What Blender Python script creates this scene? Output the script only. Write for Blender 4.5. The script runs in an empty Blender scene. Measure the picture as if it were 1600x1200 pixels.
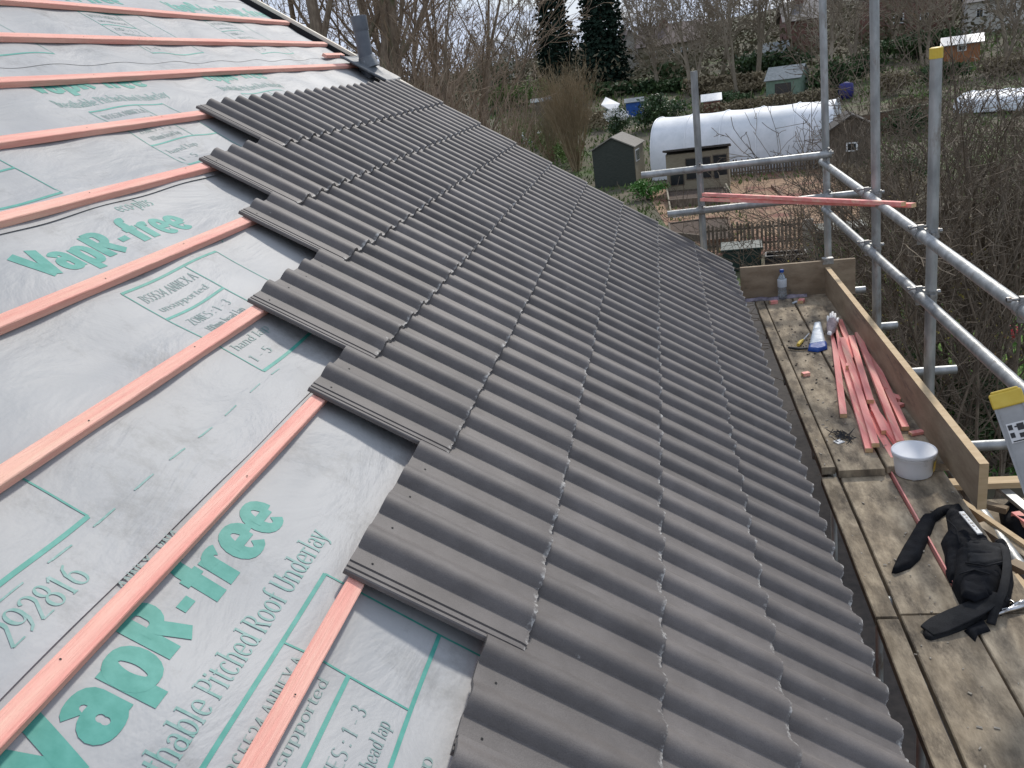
import bpy, bmesh, math, random
from mathutils import Vector, Matrix, noise as mnoise
PI = math.pi
rnd = random.Random(7)
# ---------------------------------------------------------------- camera
H = 6.4
YAW, PITCH, ROLL, FPX = math.radians(-11.76784), math.radians(19.95065), math.radians(8.16547), 1330.82
cy, sy, cp, sp = math.cos(YAW), math.sin(YAW), math.cos(PITCH), math.sin(PITCH)
FWD = Vector((sy*cp, cy*cp, -sp)); R0 = Vector((cy, -sy, 0)); D0 = FWD.cross(R0)
RGT = math.cos(ROLL)*R0 + math.sin(ROLL)*D0
DWN = -math.sin(ROLL)*R0 + math.cos(ROLL)*D0
scene = bpy.context.scene
C = scene.collection
cam_d = bpy.data.cameras.new('camera'); cam = bpy.data.objects.new('camera', cam_d); C.objects.link(cam)
cam.matrix_world = Matrix(((RGT.x, -DWN.x, -FWD.x, 0), (RGT.y, -DWN.y, -FWD.y, 0), (RGT.z, -DWN.z, -FWD.z, H), (0, 0, 0, 1)))
cam_d.sensor_width = 36; cam_d.lens = FPX/1600*36; cam_d.clip_start = 0.05; cam_d.clip_end = 2000
scene.camera = cam
# ---------------------------------------------------------------- light
SUN = Vector((0.30, 1.0, 0.86)).normalized()      # towards the sun
sun_el = math.asin(SUN.z); sun_az = math.atan2(SUN.x, SUN.y)
sd = bpy.data.lights.new('sun', 'SUN'); so = bpy.data.objects.new('sun', sd); C.objects.link(so)
sd.energy = 2.85; sd.angle = math.radians(5); sd.color = (1.0, 0.945, 0.87)
so.rotation_euler = (-SUN).to_track_quat('-Z', 'Y').to_euler()
w = bpy.data.worlds.new('World'); scene.world = w; w.use_nodes = True
nt = w.node_tree; nt.nodes.clear()
sky = nt.nodes.new('ShaderNodeTexSky'); sky.sky_type = 'NISHITA'; sky.sun_disc = False
sky.sun_elevation = sun_el; sky.sun_rotation = sun_az; sky.air_density = 1.0; sky.dust_density = .8
tc = nt.nodes.new('ShaderNodeTexCoord'); mp = nt.nodes.new('ShaderNodeMapping'); mp.inputs['Scale'].default_value = (1, 1, 3.2)
nz = nt.nodes.new('ShaderNodeTexNoise'); nz.inputs['Scale'].default_value = 3.2; nz.inputs['Detail'].default_value = 7; nz.inputs['Roughness'].default_value = .6
rp = nt.nodes.new('ShaderNodeValToRGB'); rp.color_ramp.elements[0].position = .22; rp.color_ramp.elements[1].position = .50
mx = nt.nodes.new('ShaderNodeMix'); mx.data_type = 'RGBA'; mx.inputs[7].default_value = (4.6, 5.15, 6.3, 1)
bg = nt.nodes.new('ShaderNodeBackground'); bg.inputs['Strength'].default_value = .14; ow = nt.nodes.new('ShaderNodeOutputWorld')
L = nt.links.new
L(tc.outputs['Generated'], mp.inputs[0]); L(mp.outputs[0], nz.inputs[0]); L(nz.outputs[0], rp.inputs[0]); L(rp.outputs[0], mx.inputs[0])
L(sky.outputs[0], mx.inputs[6]); L(mx.outputs[2], bg.inputs[0]); L(bg.outputs[0], ow.inputs[0])
scene.view_settings.view_transform = 'Standard'; scene.view_settings.look = 'None'; scene.view_settings.exposure = 0.0; scene.view_settings.gamma = 1
try: scene.cycles.max_bounces = 6; scene.cycles.transparent_max_bounces = 12
except Exception: pass

# ---------------------------------------------------------------- where things are: pixel of the 1600 px photo -> point
CAM = Vector((0, 0, H))
def ray(px, py): return RGT*((px-800)/FPX) + DWN*((py-600)/FPX) + FWD
def atY(px, py, Y): d = ray(px, py); return CAM + d*(Y/d.y)
def atZ(px, py, Z): d = ray(px, py); return CAM + d*((Z-H)/d.z)
def atX(px, py, X): d = ray(px, py); return CAM + d*(X/d.x)
def ground(x, y):
    r = max(0, y-50); z = .062*r if r < 110 else .062*110 + (r-110)*.02
    return z*(1 + max(-.5, min(.3, x/400)))
def atG(px, py):
    d = ray(px, py)
    t = 5.0
    while t < 600:
        P = CAM + d*t
        if P.z < ground(P.x, P.y): return Vector((P.x, P.y, ground(P.x, P.y)))
        t *= 1.004
    return P

# ---------------------------------------------------------------- materials
def newmat(name):
    m = bpy.data.materials.new(name); m.use_nodes = True
    return m, m.node_tree, m.node_tree.nodes['Principled BSDF']
def N(nt, t, **kw):
    n = nt.nodes.new(t)
    for k, v in kw.items():
        if k in n.inputs: n.inputs[k].default_value = v
        else: setattr(n, k, v)
    return n
def rgba(c): return (c[0], c[1], c[2], 1)
def mat(name, c1, c2=None, scale=8, rough=.8, stretch=(1, 1, 1), bump=0, bscale=None, metal=0, c3=None, c3pos=.7, c3scale=2, rnd_mix=0, spec=.5, detail=6, lo=.35, hi=.65, c3w=.12, trans=0):
    """noise between two colours, optional third as blotches, optional bump; object coordinates"""
    m, nt, b = newmat(name); L = nt.links.new
    b.inputs['Roughness'].default_value = rough; b.inputs['Metallic'].default_value = metal
    b.inputs['Specular IOR Level'].default_value = spec
    tc = N(nt, 'ShaderNodeTexCoord'); mp = N(nt, 'ShaderNodeMapping'); mp.inputs['Scale'].default_value = stretch
    L(tc.outputs['Object'], mp.inputs[0])
    oi = N(nt, 'ShaderNodeObjectInfo'); mul = N(nt, 'ShaderNodeMath', operation='MULTIPLY'); mul.inputs[1].default_value = 37.0
    cx = N(nt, 'ShaderNodeCombineXYZ'); L(oi.outputs['Random'], mul.inputs[0]); L(mul.outputs[0], cx.inputs[0]); L(mul.outputs[0], cx.inputs[1])
    L(cx.outputs[0], mp.inputs['Location'])
    nz = N(nt, 'ShaderNodeTexNoise', Scale=scale, Detail=detail, Roughness=.6); L(mp.outputs[0], nz.inputs[0])
    cr = N(nt, 'ShaderNodeValToRGB'); cr.color_ramp.elements[0].position = lo; cr.color_ramp.elements[1].position = hi
    cr.color_ramp.elements[0].color = rgba(c1); cr.color_ramp.elements[1].color = rgba(c2 or c1)
    L(nz.outputs[0], cr.inputs[0]); out = cr.outputs[0]
    if c3:
        n3 = N(nt, 'ShaderNodeTexNoise', Scale=c3scale, Detail=7, Roughness=.7); L(mp.outputs[0], n3.inputs[0])
        r3 = N(nt, 'ShaderNodeValToRGB'); r3.color_ramp.elements[0].position = c3pos-c3w/2; r3.color_ramp.elements[1].position = c3pos+c3w/2
        L(n3.outputs[0], r3.inputs[0])
        mm = N(nt, 'ShaderNodeMix', data_type='RGBA'); mm.inputs[7].default_value = rgba(c3)
        L(r3.outputs[0], mm.inputs[0]); L(out, mm.inputs[6]); out = mm.outputs[2]
    if rnd_mix:
        hs = N(nt, 'ShaderNodeHueSaturation'); mr = N(nt, 'ShaderNodeMapRange'); mr.inputs[3].default_value = 1-rnd_mix; mr.inputs[4].default_value = 1+rnd_mix
        L(oi.outputs['Random'], mr.inputs[0]); L(mr.outputs[0], hs.inputs['Value']); L(out, hs.inputs['Color']); out = hs.outputs[0]
    L(out, b.inputs['Base Color'])
    if bump:
        bn = N(nt, 'ShaderNodeTexNoise', Scale=bscale or scale*3, Detail=5, Roughness=.6); L(mp.outputs[0], bn.inputs[0])
        bp = N(nt, 'ShaderNodeBump', Strength=bump, Distance=.01); L(bn.outputs[0], bp.inputs['Height']); L(bp.outputs[0], b.inputs['Normal'])
    if trans: b.inputs['Transmission Weight'].default_value = trans
    return m

# roof tile: brown-grey concrete, pale lime bloom and chips on the tail edge (a mark of the tile itself)
def tile_mat():
    m, nt, b = newmat('tile_concrete'); L = nt.links.new
    tc = N(nt, 'ShaderNodeTexCoord'); oi = N(nt, 'ShaderNodeObjectInfo')
    mul = N(nt, 'ShaderNodeMath', operation='MULTIPLY'); mul.inputs[1].default_value = 53.0; L(oi.outputs['Random'], mul.inputs[0])
    cx = N(nt, 'ShaderNodeCombineXYZ'); L(mul.outputs[0], cx.inputs[0]); L(mul.outputs[0], cx.inputs[2])
    ad = N(nt, 'ShaderNodeVectorMath', operation='ADD'); L(tc.outputs['Object'], ad.inputs[0]); L(cx.outputs[0], ad.inputs[1])
    n1 = N(nt, 'ShaderNodeTexNoise', Scale=9.0, Detail=8, Roughness=.65); L(ad.outputs[0], n1.inputs[0])
    cr = N(nt, 'ShaderNodeValToRGB'); e = cr.color_ramp.elements
    e[0].position = .3; e[1].position = .75; e[0].color = (.103, .092, .086, 1); e[1].color = (.162, .147, .139, 1)
    L(n1.outputs[0], cr.inputs[0])
    # fine sandy grain
    n2 = N(nt, 'ShaderNodeTexNoise', Scale=420.0, Detail=2); L(ad.outputs[0], n2.inputs[0])
    mg = N(nt, 'ShaderNodeMix', data_type='RGBA', blend_type='OVERLAY'); mg.inputs[0].default_value = .35; L(cr.outputs[0], mg.inputs[6]); L(n2.outputs[0], mg.inputs[7])
    # per tile value
    hs = N(nt, 'ShaderNodeHueSaturation'); mr = N(nt, 'ShaderNodeMapRange'); mr.inputs[3].default_value = .84; mr.inputs[4].default_value = 1.14
    L(oi.outputs['Random'], mr.inputs[0]); L(mr.outputs[0], hs.inputs['Value']); L(mg.outputs[2], hs.inputs['Color'])
    # bloom near the tail (object x runs down the tile, tail at .385)
    sx = N(nt, 'ShaderNodeSeparateXYZ'); L(tc.outputs['Object'], sx.inputs[0])
    g = N(nt, 'ShaderNodeMapRange'); g.inputs[1].default_value = .345; g.inputs[2].default_value = .386; L(sx.outputs[0], g.inputs[0])
    n3 = N(nt, 'ShaderNodeTexNoise', Scale=26.0, Detail=6, Roughness=.75); L(ad.outputs[0], n3.inputs[0])
    mu = N(nt, 'ShaderNodeMath', operation='MULTIPLY'); L(g.outputs[0], mu.inputs[0]); L(n3.outputs[0], mu.inputs[1])
    r3 = N(nt, 'ShaderNodeValToRGB'); r3.color_ramp.elements[0].position = .38; r3.color_ramp.elements[1].position = .54; L(mu.outputs[0], r3.inputs[0])
    n5 = N(nt, 'ShaderNodeTexNoise', Scale=70.0, Detail=3, Roughness=.7); L(ad.outputs[0], n5.inputs[0])
    r5 = N(nt, 'ShaderNodeValToRGB'); r5.color_ramp.elements[0].position = .42; r5.color_ramp.elements[1].position = .60; L(n5.outputs[0], r5.inputs[0])
    m5 = N(nt, 'ShaderNodeMath', operation='MULTIPLY'); L(r3.outputs[0], m5.inputs[0]); L(r5.outputs[0], m5.inputs[1])
    # rare scuffs anywhere
    n4 = N(nt, 'ShaderNodeTexNoise', Scale=14.0, Detail=9, Roughness=.8); L(ad.outputs[0], n4.inputs[0])
    r4 = N(nt, 'ShaderNodeValToRGB'); r4.color_ramp.elements[0].position = .66; r4.color_ramp.elements[1].position = .76; L(n4.outputs[0], r4.inputs[0])
    mxx = N(nt, 'ShaderNodeMath', operation='MAXIMUM'); L(m5.outputs[0], mxx.inputs[0]); L(r4.outputs[0], mxx.inputs[1])
    mm = N(nt, 'ShaderNodeMix', data_type='RGBA'); mm.inputs[7].default_value = (.50, .49, .46, 1); L(mxx.outputs[0], mm.inputs[0]); L(hs.outputs[0], mm.inputs[6])
    L(mm.outputs[2], b.inputs['Base Color']); b.inputs['Roughness'].default_value = .62; b.inputs['Specular IOR Level'].default_value = .45
    bp = N(nt, 'ShaderNodeBump', Strength=.25, Distance=.002); L(n2.outputs[0], bp.inputs['Height']); L(bp.outputs[0], b.inputs['Normal'])
    return m
# roofing membrane: pale grey, fine wrinkles, scuffed grey smudges
def underlay_mat():
    m, nt, b = newmat('roof_membrane'); L = nt.links.new
    tc = N(nt, 'ShaderNodeTexCoord')
    n1 = N(nt, 'ShaderNodeTexNoise', Scale=1.6, Detail=5, Roughness=.6); L(tc.outputs['Object'], n1.inputs[0])
    cr = N(nt, 'ShaderNodeValToRGB'); e = cr.color_ramp.elements; e[0].position = .3; e[1].position = .7
    e[0].color = (.345, .352, .352, 1); e[1].color = (.410, .416, .414, 1); L(n1.outputs[0], cr.inputs[0])
    n2 = N(nt, 'ShaderNodeTexNoise', Scale=3.1, Detail=10, Roughness=.78); L(tc.outputs['Object'], n2.inputs[0])
    r2 = N(nt, 'ShaderNodeValToRGB'); r2.color_ramp.elements[0].position = .54; r2.color_ramp.elements[1].position = .78; L(n2.outputs[0], r2.inputs[0])
    mm = N(nt, 'ShaderNodeMix', data_type='RGBA'); mm.inputs[7].default_value = (.20, .20, .19, 1); L(r2.outputs[0], mm.inputs[0]); L(cr.outputs[0], mm.inputs[6])
    L(mm.outputs[2], b.inputs['Base Color']); b.inputs['Roughness'].default_value = .55; b.inputs['Specular IOR Level'].default_value = .35
    mp = N(nt, 'ShaderNodeMapping'); mp.inputs['Scale'].default_value = (1.0, .45, 1); L(tc.outputs['Object'], mp.inputs[0])
    n3 = N(nt, 'ShaderNodeTexNoise', Scale=5.5, Detail=5, Roughness=.55); n3.inputs['Distortion'].default_value = .6; L(mp.outputs[0], n3.inputs[0])
    bp = N(nt, 'ShaderNodeBump', Strength=.42, Distance=.03); L(n3.outputs[0], bp.inputs['Height'])
    n4 = N(nt, 'ShaderNodeTexNoise', Scale=160.0, Detail=3); L(tc.outputs['Object'], n4.inputs[0])
    b2 = N(nt, 'ShaderNodeBump', Strength=.12, Distance=.002); L(n4.outputs[0], b2.inputs['Height']); L(bp.outputs[0], b2.inputs['Normal']); L(b2.outputs[0], b.inputs['Normal'])
    return m
M = {}
M['tile'] = tile_mat(); M['underlay'] = underlay_mat()
M['print'] = mat('green_print', (.035, .27, .215), (.075, .34, .28), scale=30, rough=.6)
M['print_faint'] = mat('worn_print', (.10, .30, .25), (.28, .40, .38), scale=60, rough=.6, lo=.3, hi=.7)
M['print_dark'] = mat('worn_dark_print', (.12, .24, .22), (.29, .36, .35), scale=80, rough=.6, lo=.3, hi=.7)
M['pink'] = mat('pink_treated_timber', (.83, .36, .29), (.92, .53, .42), scale=4.0, rough=.75, stretch=(14, .5, 14), c3=(.92, .60, .44), c3pos=.63, c3scale=.8, bump=.5, bscale=22, rnd_mix=.05, c3w=.2)
M['pinkx'] = mat('pink_treated_timber_loose', (.86, .27, .24), (.92, .42, .36), scale=4.0, rough=.75, stretch=(9, .6, 9), c3=(.88, .55, .40), c3pos=.60, c3scale=2.2, bump=.2, bscale=60, rnd_mix=.10, c3w=.15)
M['endgrain'] = mat('sawn_timber_end', (.62, .40, .20), (.72, .50, .28), scale=60, rough=.85)
M['board'] = mat('weathered_board', (.235, .188, .128), (.46, .38, .27), scale=5, rough=.95, stretch=(3.2, 1.2, 1), c3=(.105, .085, .062), c3pos=.55, c3scale=3.4, bump=.5, bscale=22, rnd_mix=.12, c3w=.22)
M['ply'] = mat('plywood_edge_board', (.23, .17, .11), (.34, .265, .18), scale=7, rough=.85, stretch=(1, .5, 2), c3=(.13, .10, .075), c3pos=.64, c3scale=4, bump=.3, bscale=30, rnd_mix=.08)
M['pale_timber'] = mat('pale_timber', (.50, .36, .20), (.60, .45, .27), scale=6, rough=.8, stretch=(1, 5, 5), bump=.2)
M['cream'] = mat('cream_verge_timber', (.80, .72, .58), (.84, .78, .66), scale=8, rough=.7)
M['dark'] = mat('dark_gap', (.012, .012, .012), (.02, .02, .02), rough=.9)
M['galv'] = mat('galvanised_tube', (.26, .27, .265), (.44, .45, .44), scale=14, rough=.47, metal=.55, stretch=(1, 1, .4), c3=(.20, .17, .14), c3pos=.62, c3scale=6, bump=.25, bscale=40, rnd_mix=.12)
M['coupler'] = mat('coupler_steel', (.22, .22, .21), (.42, .42, .41), scale=40, rough=.5, metal=.7, c3=(.2, .13, .08), c3pos=.62, c3scale=20)
M['steel'] = mat('bright_steel', (.5, .5, .5), (.62, .62, .62), scale=20, rough=.25, metal=1)
M['yellow'] = mat('yellow_plastic', (.68, .47, .05), (.75, .55, .08), scale=15, rough=.5, c3=(.2, .17, .1), c3pos=.68, c3scale=18)
M['ladder'] = mat('dusty_aluminium', (.33, .33, .32), (.43, .43, .42), scale=9, rough=.5, metal=.3, c3=(.25, .23, .2), c3pos=.62, c3scale=11, bump=.1)
M['black'] = mat('black_plastic', (.012, .012, .013), (.03, .03, .03), scale=20, rough=.45)
M['cloth'] = mat('black_canvas', (.0035, .0042, .0065), (.009, .0105, .0145), scale=22, rough=.88, bump=.6, bscale=260, spec=.25)
M['strap'] = mat('worn_webbing', (.008, .0085, .010), (.024, .025, .027), scale=14, rough=.85, bump=.5, bscale=300, spec=.3)
M['whitep'] = mat('white_plastic', (.82, .83, .84), (.87, .88, .88), scale=9, rough=.5, c3=(.55, .55, .52), c3pos=.66, c3scale=12)
M['lid'] = mat('bucket_lid', (.84, .85, .86), (.90, .90, .91), scale=7, rough=.8, spec=.2)
for _k in ('whitep',):
    _b = M[_k].node_tree.nodes['Principled BSDF']; _b.inputs['Subsurface Weight'].default_value = .7; _b.inputs['Subsurface Radius'].default_value = (.06, .06, .06); _b.inputs['Subsurface Scale'].default_value = 1.0
M['blue'] = mat('blue_plastic', (.01, .06, .30), (.02, .09, .38), scale=20, rough=.4)
M['bluewhite'] = mat('milky_plastic', (.55, .62, .68), (.68, .73, .77), scale=16, rough=.4, c3=(.30, .33, .30), c3pos=.66, c3scale=22)
M['glove'] = mat('knitted_glove', (.30, .24, .25), (.42, .34, .36), scale=60, rough=.95, bump=.8, bscale=200)
M['paper'] = mat('white_paper', (.75, .75, .72), (.8, .8, .78), rough=.8)
M['pet'] = mat('clear_bottle', (.72, .80, .84), (.80, .86, .90), scale=6, rough=.12, trans=.75)
M['gravelplastic'] = mat('membrane_scrap', (.05, .045, .06), (.35, .30, .36), scale=12, rough=.3, bump=.6, bscale=20)
M['slate'] = mat('lead_flashing', (.10, .11, .12), (.17, .185, .195), scale=16, rough=.55, c3=(.42, .44, .45), c3pos=.66, c3scale=14, bump=.4, bscale=25)
M['soil_pipe'] = mat('grey_soil_pipe', (.10, .115, .135), (.13, .145, .165), scale=20, rough=.5)
M['brickwall'] = mat('house_brick', (.16, .07, .045), (.26, .12, .08), scale=14, rough=.9)
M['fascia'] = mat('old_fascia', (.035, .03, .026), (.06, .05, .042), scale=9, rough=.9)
M['mortar_waste'] = mat('mortar_dust', (.30, .27, .22), (.42, .38, .32), scale=20, rough=.95)
# vegetation
M['bark'] = mat('bark_brown', (.15, .112, .078), (.28, .22, .155), scale=14, rough=.95, stretch=(1, 1, .3), c3=(.12, .14, .07), c3pos=.62, c3scale=4)
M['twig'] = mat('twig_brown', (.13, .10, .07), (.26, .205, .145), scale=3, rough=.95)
M['twig_red'] = mat('twig_reddish', (.20, .145, .10), (.38, .29, .20), scale=2, rough=.95)
M['twig_dark'] = mat('twig_dark', (.070, .054, .037), (.225, .178, .125), scale=4, rough=.9)
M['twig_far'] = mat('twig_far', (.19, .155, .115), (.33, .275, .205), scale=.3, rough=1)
M['whip'] = mat('willow_whips', (.20, .15, .085), (.33, .25, .15), scale=2, rough=.95)
M['conifer'] = mat('conifer_needles', (.008, .020, .013), (.022, .042, .026), scale=1.2, rough=.9, spec=.2)
M['evergreen'] = mat('evergreen_leaves', (.02, .045, .014), (.06, .11, .03), scale=1.5, rough=.55)
M['hedge'] = mat('hedge_leaves', (.024, .055, .016), (.06, .105, .03), scale=.6, rough=.8)
M['grassy'] = mat('rough_herbage', (.065, .11, .025), (.15, .21, .055), scale=1.2, rough=.9)
M['blossom'] = mat('white_blossom', (.62, .62, .58), (.8, .8, .78), scale=6, rough=.9)
M['yleaf'] = mat('yellow_leaves', (.34, .27, .05), (.50, .42, .12), scale=5, rough=.8)
M['dry'] = mat('dry_leaves', (.15, .12, .07), (.28, .23, .145), scale=3, rough=.95)
M['scrub'] = mat('dark_scrub', (.075, .070, .038), (.17, .145, .090), scale=.25, rough=1)
M['gleaf'] = mat('bright_green_leaves', (.05, .15, .02), (.12, .27, .05), scale=5, rough=.6)
# ground and garden
M['ground'] = mat('allotment_ground', (.065, .066, .036), (.13, .105, .070), scale=.35, rough=1, c3=(.07, .105, .030), c3pos=.57, c3scale=.16, bump=1.0, bscale=4, detail=9, c3w=.1)
M['chips'] = mat('wood_chips', (.15, .085, .052), (.40, .27, .165), scale=5, rough=1, bump=1.0, bscale=16, c3=(.20, .085, .06), c3pos=.56, c3scale=.5, detail=9)
M['lawn'] = mat('lawn', (.07, .16, .025), (.16, .27, .055), scale=5, rough=1, bump=.8, bscale=30)
M['soil'] = mat('bed_soil', (.045, .03, .022), (.11, .075, .05), scale=8, rough=1, bump=1, bscale=20)
M['fence'] = mat('old_fence_timber', (.085, .066, .048), (.19, .155, .115), scale=5, rough=.95, stretch=(3, 3, .6), rnd_mix=.2)
M['timber_brown'] = mat('brown_bed_timber', (.12, .065, .04), (.22, .13, .08), scale=6, rough=.9, rnd_mix=.15)
M['shed_dark'] = mat('dark_green_shed_boards', (.034, .042, .034), (.060, .068, .056), scale=6, rough=.85, stretch=(1, 1, 8))
M['shed_tan'] = mat('tan_shed_boards', (.22, .19, .13), (.32, .28, .20), scale=6, rough=.85, stretch=(1, 1, 8))
M['felt'] = mat('grey_roof_felt', (.22, .20, .17), (.31, .29, .25), scale=12, rough=.95)
M['felt_dark'] = mat('dark_roof_felt', (.05, .045, .04), (.09, .08, .07), scale=12, rough=.95)
M['glass_dark'] = mat('dark_window_glass', (.015, .02, .022), (.03, .035, .04), scale=4, rough=.15)
M['poly'] = mat('polythene_cover', (.72, .745, .76), (.82, .83, .84), scale=1.1, rough=.6, stretch=(1, 1, 1), c3=(.56, .59, .60), c3pos=.58, c3scale=.6, c3w=.3, bump=.15, bscale=2)
M['whitehoop'] = mat('white_hoop', (.80, .82, .83), (.85, .87, .88), rough=.4)
M['blueshed'] = mat('blue_shed_paint', (.012, .07, .28), (.02, .10, .36), scale=4, rough=.6)
M['whitesheet'] = mat('white_sheet_roof', (.70, .71, .70), (.78, .79, .78), scale=4, rough=.5)
M['redshed'] = mat('pink_brown_shed', (.30, .13, .10), (.38, .18, .13), scale=4, rough=.8)
M['greenhouse'] = mat('green_summerhouse', (.13, .20, .14), (.19, .26, .19), scale=4, rough=.7)
M['greyroof'] = mat('grey_felt_roof', (.20, .22, .22), (.28, .30, .30), scale=6, rough=.9)
M['redbrick'] = mat('red_brick', (.15, .075, .058), (.22, .115, .09), scale=3, rough=.9)
M['slateroof'] = mat('slate_roof', (.085, .08, .085), (.14, .13, .13), scale=3, rough=.8)
M['clayroof'] = mat('brown_tile_roof', (.11, .085, .075), (.17, .13, .115), scale=3, rough=.85)
M['render'] = mat('cream_render', (.55, .53, .48), (.65, .62, .57), scale=2, rough=.9)
M['whiteframe'] = mat('white_frame', (.72, .72, .70), (.8, .8, .78), rough=.5)
M['binplastic'] = mat('dark_green_bin', (.010, .028, .022), (.018, .042, .032), scale=5, rough=.55)
M['trough'] = mat('black_trough', (.006, .006, .008), (.014, .014, .016), scale=6, rough=.55)
M['red'] = mat('red_plastic', (.50, .015, .03), (.6, .03, .05), rough=.4)
M['orange'] = mat('orange_plastic', (.40, .17, .03), (.5, .24, .05), rough=.5)
M['lime'] = mat('lime_plastic', (.45, .60, .03), (.55, .68, .06), rough=.4)
M['orangeshed'] = mat('orange_timber_hut', (.30, .12, .05), (.40, .17, .07), scale=3, rough=.8)
M['dkblue'] = mat('dark_blue_plastic', (.02, .02, .12), (.03, .03, .18), rough=.6)

# ---------------------------------------------------------------- mesh helpers
class MB:
    def __init__(s): s.v = []; s.f = []; s.mi = []; s.cur = 0
    def add(s, vs, fs):
        o = len(s.v); s.v.extend([Vector(v) for v in vs]); s.f.extend([[i+o for i in f] for f in fs]); s.mi.extend([s.cur]*len(fs)); return s
    def box(s, c, d, rot=None):
        c = Vector(c); hx, hy, hz = d[0]/2, d[1]/2, d[2]/2
        vs = [Vector((x, y, z)) for x in (-hx, hx) for y in (-hy, hy) for z in (-hz, hz)]
        if rot is not None: vs = [rot @ v for v in vs]
        return s.add([c+v for v in vs], [(0,1,3,2),(4,6,7,5),(0,4,5,1),(2,3,7,6),(0,2,6,4),(1,5,7,3)])
    def span(s, x0, x1, y0, y1, z0, z1): return s.box(((x0+x1)/2, (y0+y1)/2, (z0+z1)/2), (x1-x0, y1-y0, z1-z0))
    def bar(s, p, q, wd, ht, up=(0, 0, 1)):
        """square timber from p to q: wd across, ht along up"""
        p, q = Vector(p), Vector(q); y = (q-p).normalized(); x = y.cross(Vector(up)).normalized(); z = x.cross(y)
        return s.box((p+q)/2, (wd, (q-p).length, ht), Matrix((x, y, z)).transposed())
    def tube(s, pts, rs, n=8, cap=True):
        pts = [Vector(p) for p in pts]
        if not hasattr(rs, '__len__'): rs = [rs]*len(pts)
        vs = []; fs = []; prev = None
        for i, p in enumerate(pts):
            d = (pts[min(i+1, len(pts)-1)] - pts[max(i-1, 0)])
            if d.length < 1e-9: d = Vector((0, 0, 1))
            d.normalize()
            if prev is None:
                a = d.cross(Vector((0, 0, 1)) if abs(d.z) < .9 else Vector((1, 0, 0))).normalized()
            else:
                a = (prev - d*prev.dot(d)).normalized()
            prev = a; b = d.cross(a)
            for k in range(n):
                t = 2*PI*k/n; vs.append(p + (a*math.cos(t)+b*math.sin(t))*rs[i])
        for i in range(len(pts)-1):
            for k in range(n):
                k2 = (k+1) % n; fs.append((i*n+k, i*n+k2, (i+1)*n+k2, (i+1)*n+k))
        if cap: fs.append(tuple(range(n-1, -1, -1))); fs.append(tuple((len(pts)-1)*n+k for k in range(n)))
        return s.add(vs, fs)
    def lathe(s, prof, c=(0, 0, 0), n=24):
        c = Vector(c); vs = []; fs = []
        for r, z in prof:
            for k in range(n):
                t = 2*PI*k/n; vs.append(c+Vector((r*math.cos(t), r*math.sin(t), z)))
        for i in range(len(prof)-1):
            for k in range(n):
                k2 = (k+1) % n; fs.append((i*n+k, i*n+k2, (i+1)*n+k2, (i+1)*n+k))
        fs.append(tuple(range(n-1, -1, -1))); fs.append(tuple((len(prof)-1)*n+k for k in range(n)))
        return s.add(vs, fs)
    def quad(s, a, b, c, d): return s.add([a, b, c, d], [(0, 1, 2, 3)])
def wloc(o):
    v = Vector((0, 0, 0))
    while o: v += o.location; o = o.parent
    return v
def build(mb, name, mats, parent=None, smooth=False, bevel=0):
    """link the collected shapes as one mesh object; verts are world coordinates"""
    if parent is not None: org = wloc(parent)
    else:
        xs = [v.x for v in mb.v]; ys = [v.y for v in mb.v]; zs = [v.z for v in mb.v]
        org = Vector(((min(xs)+max(xs))/2, (min(ys)+max(ys))/2, min(zs)))
    me = bpy.data.meshes.new(name); me.from_pydata([v-org for v in mb.v], [], mb.f)
    if not isinstance(mats, (list, tuple)): mats = [mats]
    for m in mats: me.materials.append(M[m] if isinstance(m, str) else m)
    if len(mats) > 1: me.polygons.foreach_set('material_index', mb.mi)
    if smooth: me.polygons.foreach_set('use_smooth', [True]*len(me.polygons))
    me.update()
    o = bpy.data.objects.new(name, me); C.objects.link(o)
    if parent is not None: o.parent = parent
    else: o.location = org
    if bevel:
        b = o.modifiers.new('bevel', 'BEVEL'); b.width = bevel; b.segments = 2; b.limit_method = 'ANGLE'
    return o
def tag(o, label=None, cat=None, group=None, kind=None):
    if label: o['label'] = label
    if cat: o['category'] = cat
    if group: o['group'] = group
    if kind: o['kind'] = kind
    return o
def thing(name, loc, label, cat, group=None):
    o = bpy.data.objects.new(name, None); o.empty_display_size = .1; C.objects.link(o); o.location = Vector(loc)
    return tag(o, label, cat, group)
def dup(o, loc=None, rotz=None, scale=None, parent=None, **kw):
    c = o.copy(); C.objects.link(c)
    if parent is not None: c.parent = parent
    if loc is not None: c.location = loc
    if rotz is not None: c.rotation_euler = (0, 0, rotz)
    if scale is not None: c.scale = scale if hasattr(scale, '__len__') else (scale,)*3
    for ch in list(o.children): dup(ch, parent=c)
    tag(c, **kw); return c
def smooth_angle(o, deg=35):
    me = o.data
    bm = bmesh.new(); bm.from_mesh(me); bmesh.ops.recalc_face_normals(bm, faces=bm.faces[:])
    for f in bm.faces: f.smooth = True
    for e in bm.edges:
        if len(e.link_faces) == 2 and e.calc_face_angle(0) > math.radians(deg): e.smooth = False
    bm.to_mesh(me); bm.free(); return o

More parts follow.
